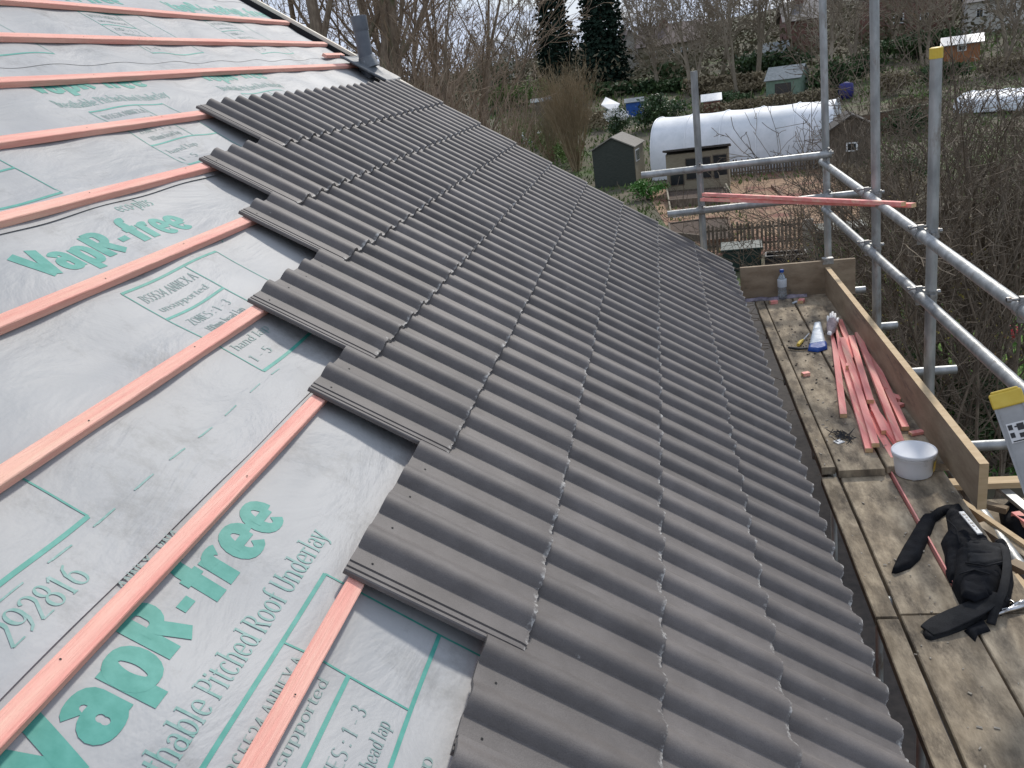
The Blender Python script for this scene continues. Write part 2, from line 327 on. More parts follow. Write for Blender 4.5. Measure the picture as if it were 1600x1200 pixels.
# ================================================================ GROUND
def sheet(name, pts, z, matn, label):
    mb = MB(); mb.add([(p.x, p.y, z) for p in pts], [tuple(range(len(pts)))])
    o = build(mb, name, matn); tag(o, label, None, None, 'structure'); return o
mb = MB()
xs = [-900, -500, -300, -200, -140, -100] + [-80+4*i for i in range(46)] + [120, 160, 220, 320, 500, 900]
ys = [-60, -20, 0, 10, 20, 30, 40, 46] + [50+5*i for i in range(30)] + [210, 240, 300, 400, 600, 1000]
for y in ys:
    for x in xs:
        bumpz = .25*mnoise.noise(Vector((x*.07, y*.07, 3))) if y > 52 else 0
        mb.v.append(Vector((x, y, ground(x, y)+bumpz-.0)))
for j in range(len(ys)-1):
    for i in range(len(xs)-1):
        a = j*len(xs)+i; mb.f.append((a, a+1, a+1+len(xs), a+len(xs))); mb.mi.append(0)
tag(build(mb, 'ground', 'ground', smooth=True), 'rough allotment ground of grass and bare earth beyond the house', None, None, 'structure')
sheet('garden_path', [Vector(p) for p in ((-.3, -8, 0), (2.6, -8, 0), (2.9, 22.5, 0), (-.3, 22.5, 0))], .008, 'fascia', 'added dark ground sheet, its colour standing in for shade under the scaffold')  # added sheet: dark colour stands in for the shade below the eaves gap
sheet('woodchip_path', [atZ(*p, .0) for p in ((1100, 262), (1310, 262), (1345, 300), (1340, 395), (1260, 398), (1120, 400), (1040, 352), (1010, 300))], .012, 'chips', 'reddish wood chip surface around the raised beds')
sheet('lawn', [atZ(*p, .0) for p in ((1480, 500), (1640, 470), (1700, 560), (1700, 760), (1500, 700), (1440, 600))], .010, 'lawn', 'small green lawn with toys on it at the right')

# ================================================================ ROOF
TH = math.radians(35.16558); HR = 1.19992
DS = Vector((math.cos(TH), 0, -math.sin(TH))); NS = Vector((math.sin(TH), 0, math.cos(TH))); VS = Vector((0, 1, 0))
RO = CAM - NS*HR
def rf(s, v, n): return RO + DS*s + VS*v + NS*n
RM = Matrix(((DS.x, VS.x, NS.x, RO.x), (DS.y, VS.y, NS.y, RO.y), (DS.z, VS.z, NS.z, RO.z), (0, 0, 0, 1)))
RR = RM.to_3x3()
SK = [-2.7564, -2.4039, -2.0583, -1.696, -1.3505, -1.0192, -.6851, -.351, -.0145, .3167, .6614, 1.0203]
VEND = 7.18
house = thing('house', (-.9, 3.2, 0), 'brick house whose roof slope is being retiled, the scaffold running along its eaves', 'house')
eave = rf(1.36, 0, 0)
mb = MB(); mb.span(eave.x-.34-6.0, eave.x-.34, -1.2, VEND-.12, 0, eave.z-.12); build(mb, 'wall', 'brickwall', house)
mb = MB()
mb.span(eave.x-.03, eave.x-.005, -1.2, VEND, eave.z-.23, eave.z-.045)
mb.span(eave.x-.34, eave.x-.03, -1.2, VEND, eave.z-.235, eave.z-.215); build(mb, 'fascia', 'fascia', house)
mb = MB()
for k in range(17):                                          # rafters below the membrane
    v = -1.0+k*.5
    if v < VEND: mb.add([rf(s, v+dv, n) for s in (-4.2, 1.33) for dv in (0, .045) for n in (-.14, -.03)], [(0,1,3,2),(4,6,7,5),(0,4,5,1),(2,3,7,6),(0,2,6,4),(1,5,7,3)])
build(mb, 'rafter', 'pale_timber', house)
laps = [-4.05, -3.115, -2.205, -1.312, -.388, 1.34]
def uh(s, v):                                                # height of the membrane above the roof plane: sags between rafters, held at battens
    near = min(abs(s-k) for k in SK)
    hold = min(1, near/.12)
    sag = -.013*(math.sin(PI*(v+1.0)/.5)**2)*(.35+.65*hold)
    wr = .006*mnoise.noise(Vector((s*2.3, v*1.6, 1.7)))*hold + .0035*mnoise.noise(Vector((s*7, v*3.5, 5.0)))*hold
    lp = 0
    for lapx in laps[1:5]:
        if 0 <= lapx-s < .12: lp = .0030 if lapx > -1.5 else .0010
    return sag + wr - .001 + lp
for i in range(5):
    s0, s1 = laps[i], laps[i+1] + (.0 if i < 4 else 0)
    mb = MB(); ns = max(8, int((s1-s0)/.016)); nv = 390; lift = .0025*(5-i)
    for a in range(ns+1):
        s = s0+(s1-s0)*a/ns
        for b in range(nv+1):
            v = -.6+(VEND+.02+.6)*b/nv
            edge = ((.003 if i > 1 else .0)*max(0, 1-(s1-s)/.05)*(1+.8*mnoise.noise(Vector((v*1.7, i*3.1, 0)))) if i < 4 else 0)
            sx = s + (.002*mnoise.noise(Vector((v*2.1, i, 8))) if a == ns and i < 4 else 0)
            if a == 0 and i > 0: sx = s - .03
            under = -.0036 if (a == 0 and i > 0) else 0
            mb.v.append(rf(sx, v, uh(s-(1e-4 if a == ns else 0), v)+max(0, edge)*.5+under))
    for a in range(ns):
        for b in range(nv):
            q = a*(nv+1)+b; mb.f.append((q, q+nv+1, q+nv+2, q+1)); mb.mi.append(0)
    build(mb, 'roof_underlay', 'underlay', house, smooth=True)
ul = [o for o in house.children if o.name.startswith('roof_underlay')]
# ---- printing on the membrane
def finish_print(me2d, s0, v0, parent, matn, sx=1.0, nm='lettering'):
    """2-D mesh (x along the roof, y up the slope) laid on the membrane"""
    bm = bmesh.new(); bm.from_mesh(me2d)
    bmesh.ops.triangulate(bm, faces=bm.faces[:])
    for _ in range(4):
        le = [e for e in bm.edges if e.calc_length() > .05]
        if not le: break
        bmesh.ops.subdivide_edges(bm, edges=le, cuts=1); bmesh.ops.triangulate(bm, faces=bm.faces[:])
    org = wloc(parent)
    for v in bm.verts:
        s = s0-v.co.y; vv = v0+v.co.x*sx
        v.co = rf(s, vv, uh(s, vv)+.0011+v.co.z) - org
    bmesh.ops.recalc_face_normals(bm, faces=bm.faces[:])
    me = bpy.data.meshes.new('lettering'); bm.to_mesh(me); bm.free(); me.materials.append(M[matn])
    o = bpy.data.objects.new(me2d.name.split('.')[0] if me2d.name[0] == 'p' else nm, me); C.objects.link(o); o.parent = parent
    return o
def arc(cx, cy, rx, ry, a0, a1, n=None):
    n = n or max(4, int(abs(a1-a0)/18))
    return [(cx+rx*math.cos(math.radians(a0+(a1-a0)*i/n)), cy+ry*math.sin(math.radians(a0+(a1-a0)*i/n))) for i in range(n+1)]
_e = lambda: [arc(.25, .24, .185, .235, 0, 318), [(.07, .24), (.435, .24)]]
GL = {   # skeleton strokes, serif feet (x, y), advance; cap height .70, x height .48
'V': ([[(.02, .70), (.25, 0)], [(.25, 0), (.47, .70)]], [(.03, .70), (.46, .70)], .50),
'a': ([[(.37, .0), (.37, .33)]+arc(.225, .33, .145, .14, 0, 155)[1:], arc(.215, .145, .15, .14, 0, 360)], [(.41, .01)], .50),
'p': ([[(.10, -.20), (.10, .48)], arc(.265, .24, .165, .235, 180, -180)], [(.10, -.20), (.06, .47)], .52),
'R': ([[(.10, 0), (.10, .70)], [(.10, .68), (.26, .68)]+arc(.26, .52, .155, .16, 90, -90)[1:]+[(.10, .36)], [(.27, .36), (.46, 0)]], [(.10, 0), (.05, .70), (.46, 0)], .55),
'-': ([[(.05, .27), (.27, .27)]], [], .32),
'f': ([[(.16, 0), (.16, .58)]+arc(.29, .58, .13, .155, 180, 60)[1:], [(.0, .43), (.33, .43)]], [(.16, 0)], .33),
'r': ([[(.10, 0), (.10, .48)], arc(.235, .30, .135, .165, 180, 50)], [(.10, 0), (.06, .47)], .36),
'e': (_e(), [], .50), 'c': ([arc(.25, .24, .185, .235, 45, 318)], [], .47), 'o': ([arc(.25, .24, .18, .235, 0, 360)], [], .50),
'B': ([[(.10, 0), (.10, .70)], [(.10, .69), (.24, .69)]+arc(.24, .53, .14, .16, 90, -90)[1:]+[(.10, .37)], [(.24, .37)]+arc(.25, .19, .17, .18, 90, -90)+[(.10, .01)]], [(.05, .70), (.05, 0)], .52),
'P': ([[(.10, 0), (.10, .70)], [(.10, .68), (.26, .68)]+arc(.26, .51, .16, .17, 90, -90)[1:]+[(.10, .34)]], [(.10, 0), (.05, .70)], .50),
'U': ([[(.10, .70), (.10, .2)]+arc(.28, .2, .18, .195, 180, 360)[1:]+[(.46, .70)]], [(.10, .70), (.46, .70)], .58),
't': ([[(.14, .62), (.14, .12)]+arc(.23, .12, .09, .115, 180, 310)[1:], [(.03, .47), (.28, .47)]], [], .33),
'h': ([[(.10, 0), (.10, .72)], arc(.25, .31, .15, .165, 180, 0)+[(.40, 0)]], [(.10, 0), (.40, 0), (.06, .72)], .52),
'n': ([[(.10, 0), (.10, .48)], arc(.25, .31, .15, .165, 180, 0)+[(.40, 0)]], [(.10, 0), (.40, 0), (.06, .47)], .52),
'm': ([[(.10, 0), (.10, .48)], arc(.22, .33, .12, .145, 180, 0)+[(.34, 0)], arc(.46, .33, .12, .145, 180, 0)+[(.58, 0)]], [(.10, 0), (.34, 0), (.58, 0)], .70),
'b': ([[(.10, 0), (.10, .72)], arc(.265, .24, .165, .235, 180, -180)], [(.06, .72)], .52),
'd': ([[(.42, 0), (.42, .72)], arc(.255, .24, .165, .235, 0, 360)], [(.38, .72), (.46, 0)], .54),
'l': ([[(.12, 0), (.12, .72)]], [(.12, 0), (.08, .72)], .27), 'i': ([[(.12, 0), (.12, .48)], [(.12, .60), (.12, .68)]], [(.12, 0), (.08, .48)], .27),
'y': ([[(.04, .48), (.22, .0)], [(.40, .48), (.18, -.12), (.06, -.18)]], [(.05, .48), (.40, .48)], .45),
'u': ([[(.10, .48), (.10, .17)]+arc(.245, .17, .145, .165, 180, 360)[1:]+[(.39, .48)], [(.39, .2), (.39, 0)]], [(.07, .48), (.36, .48)], .52),
's': ([arc(.2, .36, .12, .12, 40, 270)[:-1]+arc(.2, .125, .13, .12, 90, -140)], [], .40),
'A': ([[(.02, 0), (.27, .70)], [(.27, .70), (.52, 0)], [(.11, .24), (.43, .24)]], [(.03, 0), (.51, 0)], .58),
'N': ([[(.10, 0), (.10, .70)], [(.10, .70), (.46, 0)], [(.46, 0), (.46, .70)]], [(.10, 0), (.46, .70)], .60),
'E': ([[(.10, 0), (.10, .70)], [(.10, .69), (.44, .69)], [(.10, .36), (.36, .36)], [(.10, .01), (.45, .01)]], [], .52),
'X': ([[(.04, .70), (.48, 0)], [(.48, .70), (.04, 0)]], [(.05, .70), (.47, 0)], .55), 'Z': ([[(.06, .69), (.46, .69)], [(.46, .69), (.06, .01)], [(.06, .01), (.47, .01)]], [], .54),
'O': ([arc(.30, .35, .24, .34, 0, 360)], [], .62), '0': ([arc(.23, .35, .17, .34, 0, 360)], [], .48), 'S': ([arc(.25, .52, .17, .17, 35, 270)[:-1]+arc(.25, .18, .18, .17, 90, -145)], [], .52),
'1': ([[(.08, .58), (.22, .69)], [(.22, .69), (.22, 0)]], [(.22, 0)], .44),
'2': ([arc(.22, .51, .16, .18, 160, -35)+[(.05, .02)], [(.05, .02), (.40, .02)]], [], .47),
'3': ([arc(.21, .52, .15, .17, 150, -90), arc(.21, .18, .17, .17, 90, -150)], [], .46), '4': ([[(.32, 0), (.32, .69)], [(.32, .69), (.03, .2)], [(.03, .2), (.42, .2)]], [(.32, 0)], .47),
'5': ([[(.37, .68), (.10, .68)], [(.10, .68), (.09, .40)], arc(.21, .22, .17, .21, 130, -145)], [], .46),
'6': ([arc(.23, .22, .17, .21, 0, 360), [(.06, .22), (.09, .45), (.20, .62), (.34, .69)]], [], .47), '9': ([arc(.23, .48, .17, .21, 0, 360), [(.40, .48), (.37, .25), (.26, .08), (.12, .01)]], [], .47),
'8': ([arc(.22, .52, .13, .16, 0, 360), arc(.22, .18, .165, .175, 0, 360)], [], .46), ':': ([[(.10, .05), (.10, .13)], [(.10, .38), (.10, .46)]], [], .24), ' ': ([], [], .26)}
def text_mesh(txt, size, bold=0.0, shear=0, width=None, wt=.105, wh=.035, serif=True, track=0.0):
    """letters drawn with a broad nib: thick down-strokes (wt), thin cross-strokes (wh)"""
    vs = []; fs = []; x = 0
    for ch in txt:
        st, feet, adv = GL.get(ch, ([], [], .4)); lay = 0
        segs = [list(p) for p in st]
        if serif: segs += [[(fx-.085, fy), (fx+.085, fy)] for fx, fy in feet]
        for p in segs:
            pts = [Vector((a, b, 0)) for a, b in p]; m = len(pts); o = len(vs)
            closed = m > 3 and (pts[0]-pts[-1]).length < 1e-4
            for i in range(m):
                if closed: d = pts[(i+1) % (m-1)]-pts[(i-1) % (m-1)] if i not in (0, m-1) else pts[1]-pts[m-2]
                else: d = pts[min(i+1, m-1)]-pts[max(i-1, 0)]
                d.normalize(); w_ = (wt*d.y*d.y+wh*d.x*d.x)/2 if serif else math.sqrt((wt*d.y)**2+(wh*d.x)**2)/2
                nn = Vector((-d.y, d.x, 0)); e = Vector((0, 0, 0))
                for sg in (-1, 1): q = pts[i]+nn*sg*w_; vs.append(((x+q.x)*size, q.y*size, lay*.00018))
            for i in range(m-1): fs.append((o+2*i, o+2*i+2, o+2*i+3, o+2*i+1))
            lay += 1
        x += adv+track
    me = bpy.data.meshes.new('t'); me.from_pydata(vs, [], fs)
    xs = [v.co.x for v in me.vertices]
    if width and xs:
        x0, x1 = min(xs), max(xs)
        for v in me.vertices: v.co.x = (v.co.x-x0)*width/(x1-x0)
    return me
def lines_mesh(segs):
    me = bpy.data.meshes.new('printed_lines'); vs = []; fs = []
    for (x0, y0, x1, y1, t) in segs:
        if abs(x1-x0) > abs(y1-y0): q = [(x0, y0-t/2, 0), (x1, y0-t/2, 0), (x1, y0+t/2, 0), (x0, y0+t/2, 0)]
        else: q = [(x0-t/2, y0, 0), (x0+t/2, y0, 0), (x0+t/2, y1, 0), (x0-t/2, y1, 0)]
        o = len(vs); vs += q; fs.append((o, o+1, o+2, o+3))
    me.from_pydata(vs, [], fs); return me
def pattern(parent, s_base, v0, parts='wtbdn', smin=-9, smax=9):
    """one repeat of the print: big word on baseline s_base starting at v0"""
    def ok(s): return smin < s < smax
    P = []
    if 'w' in parts and ok(s_base): P.append(finish_print(text_mesh('VapR-free', .158, width=.80, wt=.225, wh=.130, serif=False, track=.06), s_base, v0, parent, 'print'))
    if 'e' in parts: P.append(finish_print(text_mesh('eco-plus', .062, width=.205, wt=.09, wh=.05), s_base-.150, v0+.585, parent, 'print_faint'))
    if 't' in parts and ok(s_base+.1): P.append(finish_print(text_mesh('Breathable Pitched Roof Underlay', .070, width=.80), s_base+.108, v0+.0, parent, 'print_faint'))
    if 'b' in parts:
        bs = s_base+.145; b0 = v0+.13; segs = [(0, 0, .55, 0, .009), (0, 0, 0, -.44, .005), (.55, 0, .55, -.44, .005), (0, -.44, .55, -.44, .010),
            (.335, 0, .335, -.275, .005), (0, -.14, .335, -.14, .009), (0, -.275, .55, -.275, .009)]
        segs = [g for g in segs if smin-.2 < bs-g[1] < smax+.3 and smin-.2 < bs-g[3] < smax+.45]
        P.append(finish_print(lines_mesh(segs), bs, b0, parent, 'print'))
        for tx, sz, dx, dy, wd in (('BS5534 ANNEX A', .040, .03, -.063, .29), ('unsupported', .026, .03, -.112, .27), ('ZONES : 1 - 3', .038, .05, -.200, .23), ('100mm head lap', .034, .06, -.250, .22), ('hand lap', .032, .03, -.345, .22), ('1 - 5', .036, .03, -.405, .12)):
            if ok(bs-dy): P.append(finish_print(text_mesh(tx, sz*1.15, width=wd), bs-dy, b0+dx, parent, 'print_dark'))
    if 'd' in parts:
        P.append(finish_print(lines_mesh([(x*.135, 0, x*.135+.058, 0, .0035) for x in range(10)]), s_base+.610, v0+.40-.135*4-.0, parent, 'print_faint'))
        P.append(finish_print(text_mesh('No 292816', .078, width=.31), s_base+.684, v0+.855-.62, parent, 'print_faint'))
    return P
pattern(ul[4], -.228, .77, 'wtb', smax=.35)
pattern(ul[4], -.228, -.57, 'b', smax=.35)
for v0 in (.61, 1.95): pattern(ul[3], -1.113, v0, 'wtb')
pattern(ul[3], -1.113, 1.95, 'e')
pattern(ul[3], -1.113, .61, 'd'); pattern(ul[3], -1.113, 1.95, '')
P = finish_print(lines_mesh([(x*.135, 0, x*.135+.058, 0, .0035) for x in range(8)]), -.504, 1.135-.135*0+.0, ul[3], 'print_faint')
finish_print(text_mesh('ANNEX - PNA', .034, width=.20), -.372+.005, 1.16, ul[4], 'print_dark')
for v0 in (1.77, 3.11, 4.45): pattern(ul[2], -2.000, v0, 'wtb')
for v0 in (1.66, 3.0): pattern(ul[1], -2.885, v0+1.30, 'wtb')
for v0 in (5.65, 6.99-.6): pattern(ul[1], -2.885, v0, 'wt' if v0 > 6 else 'wtb')
finish_print(text_mesh('292816', .055, width=.2), -1.345, 2.10, ul[3], 'print_faint')
# ---- battens (nailed to the rafters: parts of the house)
for k, s in enumerate(SK):
    mb = MB(); hw = .019
    v0, v1 = -.6, VEND-.01 + (.06 if k < 2 else 0)
    nseg = 26
    ring = []
    for j in range(nseg+1):
        v = v0+(v1-v0)*j/nseg
        dn = .003*mnoise.noise(Vector((v*.8, k*5.3, 0))) ; ds = .004*mnoise.noise(Vector((v*.6, k*2.3, 9)))
        r = .002
        for a, n in ((-hw, .0), (-hw, .023), (-hw+r, .025), (hw-r, .025), (hw, .023), (hw, .0)):
            ring.append(rf(s+a+ds, v, n+dn+.0015))
    fs = []
    for j in range(nseg):
        for a in range(6):
            b = (a+1) % 6; fs.append((j*6+a, (j+1)*6+a, (j+1)*6+b, j*6+b))
    fs += [(0, 1, 2, 3, 4, 5), tuple(nseg*6+i for i in (5, 4, 3, 2, 1, 0))]
    mb.add(ring, fs)
    mb.cur = 1
    if k < 9:
        for j in range(16):                                  # nail heads over the rafters
            v = -1.0+.022+j*.5
            if v0 < v < v1:
                c = rf(s+rnd.uniform(-.008, .008), v+rnd.uniform(-.1,.1), .0278); mb.add([c+DS*.0022*math.cos(t*PI/3)+VS*.0022*math.sin(t*PI/3) for t in range(6)], [(0, 1, 2, 3, 4, 5)])
    b = build(mb, 'batten', ['pink', 'fascia'], house)
    if k < 2: b['label'] = 'orange-tinted top batten'
mb = MB()
def rbox(mb, s0, s1, v0, v1, n0, n1): return mb.add([rf(s, v, n) for s in (s0, s1) for v in (v0, v1) for n in (n0, n1)], [(0,1,3,2),(4,6,7,5),(0,4,5,1),(2,3,7,6),(0,2,6,4),(1,5,7,3)])
rbox(mb, -2.235, -2.20, 6.72, 7.14, .003, .027); build(mb, 'batten', 'pink', house)
mb = MB(); rbox(mb, -4.2, -1.62, VEND+.055, VEND+.10, -.16, .052); build(mb, 'verge_board', 'cream', house)
mb = MB(); rbox(mb, -1.62, 1.34, VEND+.055, VEND+.09, -.16, .02); build(mb, 'verge_board', 'cream', house)
mb = MB(); rbox(mb, -4.2, 1.32, VEND-.02, VEND+.05, -.16, -.02); rbox(mb, -4.2, 1.32, VEND+.038, VEND+.052, -.019, .026); build(mb, 'verge_gap', 'dark', house)

# ---- tiles
def roll(c):
    u = (c % .15)/.15
    if u < .38: return .0012*math.sin(PI*u/.38)*-1
    t = ((u-.38)/.62)**.72; q = math.sin(PI*t)
    return .026*(q**.85 if t < .5 else q**1.15)
def tile_mesh(seed, W=.300):
    r = random.Random(seed); prof = []
    for t, z in ((0, .009), (.003, .0118), (.011, .0118), (.0125, .0075), (.0155, .0075), (.017, .0125), (.0300, .0125), (.0315, .0105), (.034, .0105)): prof.append((t, z))
    n = 44
    for i in range(n+1):
        c = W*i/n; z = .0145+roll(c)
        if i == n: z = .0145+.006
        if i == n-1: z = max(z, .0145+.008)
        prof.append((.035+c, z))
    nt = len(prof)
    xs = (-.035, .10, .24, .372, .385); vs = []; fs = []
    for xi, x in enumerate(xs):
        for j, (t, z) in enumerate(prof):
            jit = r.uniform(-.0022, .0022) if xi == len(xs)-1 else 0
            zz = z - (.0018 if xi == len(xs)-1 else 0)
            vs.append((x+jit, t, zz))
    for x in xs:
        for t, z in prof: vs.append((x, t, max(0.0, z-.0125)))
    off = nt*len(xs)
    for i in range(len(xs)-1):
        for j in range(nt-1):
            a = i*nt+j; fs.append((a, a+nt, a+nt+1, a+1)); b = off+a; fs.append((b, b+1, b+nt+1, b+nt))
    e = (len(xs)-1)*nt
    for j in range(nt-1):
        fs.append((e+j, off+e+j, off+e+j+1, e+j+1)); fs.append((j, j+1, off+j+1, off+j))
    for i in range(len(xs)-1):
        a = i*nt; fs.append((a, off+a, off+a+nt, a+nt)); a = i*nt+nt-1; fs.append((a, a+nt, off+a+nt, off+a))
    mi = [0]*len(fs)
    for hx, hy in ((.012, .035+.018), (.012, .035+.168)):   # nail holes near the head
        o = len(vs); vs += [(hx+.003*math.cos(k*PI/3), hy+.003*math.sin(k*PI/3), .0145+roll(hy-.035)+.0012) for k in range(6)]; fs.append(tuple(range(o, o+6))); mi.append(1)
    me = bpy.data.meshes.new('roof_tile'); me.from_pydata(vs, [], fs); me.materials.append(M['tile']); me.materials.append(M['dark'])
    me.polygons.foreach_set('material_index', mi)
    bm = bmesh.new(); bm.from_mesh(me)
    bmesh.ops.recalc_face_normals(bm, faces=[f for f in bm.faces if f.material_index == 0])
    for f in bm.faces: f.smooth = True
    for ed in bm.edges:
        if len(ed.link_faces) == 2 and ed.calc_face_angle(0) > math.radians(38): ed.smooth = False
    bm.to_mesh(me); bm.free()
    return me
TM = [tile_mesh(i) for i in range(5)]
V8 = 1.4437; ncol = 19
start = {3: 8, 4: 6, 5: 5, 6: 3, 7: 2, 8: 0, 9: -2, 10: -1, 11: 0}
ordn = {3: 'topmost', 4: 'second', 5: 'third', 6: 'fourth', 7: 'fifth', 8: 'sixth', 9: 'seventh', 10: 'eighth', 11: 'lowest'}
start[9] = -3; start[10] = -2; start[11] = -2
for k in range(3, 12):
    for j in range(start[k], ncol):
        o = bpy.data.objects.new('concrete_tile', TM[rnd.randrange(5)]); C.objects.link(o)
        s = SK[k]+rnd.uniform(-.0025, .0025); v = V8+.3*j+rnd.uniform(-.001, .001)
        tilt = math.atan(.0180/.385)
        lm = Matrix.Translation((s, v, .0275+.0016)) @ Matrix.Rotation(-tilt+rnd.uniform(-.001, .001), 4, 'Y') @ Matrix.Rotation(rnd.uniform(-.002, .002), 4, 'Z')
        o.matrix_world = RM @ lm
        if j == start[k] and k < 9: lab = 'open end tile with its grooved side edge showing, %s laid course of tiles' % ordn[k]
        elif j == ncol-1: lab = 'dark grey double-roll tile at the far verge in the %s laid course' % ordn[k]
        elif k == 11: lab = 'dark grey double-roll roof tile in the lowest course, overhanging the eaves beside the scaffold'
        else: lab = 'dark grey double-roll concrete tile inside the %s laid course counted from the top' % ordn[k]
        tag(o, lab, 'tile', 'roof tiles hung in overlapping courses')
# ---- vent tile with grey pipe
vt = thing('vent_pipe', rf(-1.93, 6.98, .05), 'grey soil vent pipe standing in a lead flashed tile near the far verge', 'vent pipe')
base = rf(-1.93, 6.98, .03)
top = base + Vector((0, 0, .40))
mb = MB(); mb.tube([base-Vector((0, 0, .05)), top], .057, 20); mb.tube([base+Vector((0, 0, .30)), base+Vector((0, 0, .315)), top+Vector((0, 0, .01)), top+Vector((0,0,.012))], [.058, .0625, .0625, .055], 20)
smooth_angle(build(mb, 'pipe', 'soil_pipe', vt))
mb = MB()
nx = 14
for a in range(nx+1):
    for b in range(13):
        s = -2.13+.40*a/nx; v = 6.80+.42*b/12
        d = math.hypot((s+1.93)/1.0, (v-6.98))
        n = .052 + .045*max(0, 1-d/.11)**.7 + .004*mnoise.noise(Vector((s*20, v*20, 0))) + .008*(a/nx) + (.015 if b in (0, 12) else 0)
        mb.v.append(rf(s, v, n))
for a in range(nx):
    for b in range(12):
        q = a*13+b; mb.f.append((q, q+13, q+14, q+1)); mb.mi.append(0)
fl = build(mb, 'flashing', 'slate', vt, smooth=True); sm = fl.modifiers.new('solid', 'SOLIDIFY'); sm.thickness = .012; sm.offset = -1
mb = MB(); mb.tube([base+NS*.03-Vector((0, 0, .0)), base+Vector((0, 0, .11))], [.085, .062], 20); smooth_angle(build(mb, 'collar', 'slate', vt))

# ================================================================ SCAFFOLD
ZP = H-2.057; ZN = ZP-.040          # top of the far boards, top of the nearer boards
TR = .0285
sc = thing('scaffold', (1.35, 5.0, 0), 'galvanised tube scaffold with guard rails along the eaves of the house', 'scaffold')
def tube_part(name, p, q, r=TR, ext=0):
    p, q = Vector(p), Vector(q); d = (q-p).normalized(); mb = MB(); q2 = q+d*ext
    n = 14; mb.tube([p, q2], r, n, cap=False)
    mb.tube([q2, q2-d*.04], [r*.86, r*.86], n)      # open tube end
    mb.tube([p, p+d*.04], [r*.86, r*.86], n)
    o = build(mb, name, 'galv', sc); return smooth_angle(o)
def coupler(c, d1, d2):
    """swivel of two half shells with bolts between tube directions d1 and d2"""
    c = Vector(c); d1 = Vector(d1).normalized(); d2 = Vector(d2).normalized(); nrm = d1.cross(d2).normalized()
    mb = MB()
    for d, sgn in ((d1, 1), (d2, -1)):
        cc = c+nrm*sgn*TR*1.02
        mb.tube([cc-d*.024, cc+d*.024], [TR*1.22]*2, 12)
        s = nrm.cross(d).normalized()
        for e in (-1, 1):
            mb.box(cc+s*e*TR*1.35, (.026, .02, .03), Matrix((s, d, nrm)).transposed())
        mb.tube([cc+s*TR*1.45-nrm*.03, cc+s*TR*1.45+nrm*.06*sgn], .006, 6); mb.tube([cc+s*TR*1.45+nrm*.045*sgn, cc+s*TR*1.45+nrm*.06*sgn], .012, 6)
    mb.box(c, (.05, .05, .02), Matrix((d1, nrm.cross(d1), nrm)).transposed())
    return smooth_angle(build(mb, 'coupler', 'coupler', sc), 30)
def down(p_top, p_mid):                              # carry a post on along its own line to the ground
    d = (p_mid-p_top); t = (p_top.z)/(-d.z); return p_top+d*t
# posts
A = atY(1084, 111, 7.38); B_ = atY(1099, 372, 7.38); tube_part('standard', down(A, B_), A)
PX = 1.355
A = atX(1283.5, -60, 1.31); B_ = atX(1293.5, 400, 1.31)
p2t = atY(1284, -60, 7.45); p2b = atY(1294, 402, 7.45); tube_part('standard', down(p2t, p2b), p2t)
p3t = atY(1365.5, -80, 5.95); p3b = atY(1370, 500, 5.95); tube_part('standard', down(p3t, p3b), p3t)
p4t = atY(1463, 76, 4.72); p4b = atY(1451, 622, 4.72); tube_part('standard', down(p4t, p4b), p4t)
mb = MB(); d = (p4t-p4b).normalized(); mb.tube([p4t-d*.045, p4t+d*.004], [TR+.003]*2, 14); mb.tube([p4t+d*.004, p4t+d*.008], [TR+.003, TR-.006], 14); build(mb, 'end_cap', 'yellow', sc)
def on(pt, pb, z): t = (pt.z-z)/(pt.z-pb.z); return pt+(pb-pt)*t
# long guard rails on the inner side of the posts
LX = 1.295
u0 = atX(1284, 253, LX); u1 = atX(1600, 485, LX); ud = (u1-u0).normalized(); tube_part('guard_rail', u0, u1+ud*2.0)
l0 = atX(1288, 327, LX); l1 = atX(1600, 612, LX); ld = (l1-l0).normalized(); tube_part('guard_rail', l0, l1+ld*2.0)
def onrail(a, d, y): return a+d*((y-a.y)/d.y)
for pt, pb, y in ((p3t, p3b, 5.95), (p4t, p4b, 4.72)):
    for a, d in ((u0, ud), (l0, ld)):
        c = onrail(a, d, y); pp = on(pt, pb, c.z); coupler((c+pp)/2, d, (pt-pb))
c = onrail(u0, ud, atX(1598, 480, LX).y); coupler(c+Vector((.03, 0, 0)), ud, (0, 0, 1))
# rails across the far end
e0 = atY(1002, 274, 7.33); e1 = atY(1296, 241, 7.33); tube_part('end_rail', e0, e1)
f0 = atY(1043, 335, 7.33); f1 = atY(1342, 302, 7.33); tube_part('end_rail', f0, f1)
for a, b in ((e0, e1), (f0, f1)):
    dd = (b-a).normalized(); zz = a.z
    q = A; pA = atY(1084, 111, 7.38); pB = atY(1099, 372, 7.38)
    x_ = on(pA, pB, zz-.0); coupler(Vector((x_.x, 7.355, a.z+(x_.x-a.x)*dd.z/dd.x)), dd, pA-pB)
    x_ = on(p2t, p2b, zz); coupler(Vector((x_.x, 7.39, a.z+(x_.x-a.x)*dd.z/dd.x)), dd, p2t-p2b)
# transoms and lower ledgers under the boards
for px, py, y in ((1352, 452, 0), (1402, 508, 0), (1494, 577, 0), (1580, 694, 0)):
    c = atZ(px, py, ZP-.085); tube_part('transom', (.68, c.y, ZP-.085), (c.x, c.y, ZP-.085))
tube_part('ledger', (PX-.02, 8.0, ZP-.14), (PX-.02, -1.0, ZP-.14))
tube_part('ledger', (.73, 8.0, ZP-.14), (.73, -1.0, ZP-.14))
for y in (3.0, 1.6, .4): tube_part('transom', (.68, y, ZP-.085), (2.0, y, ZP-.085))
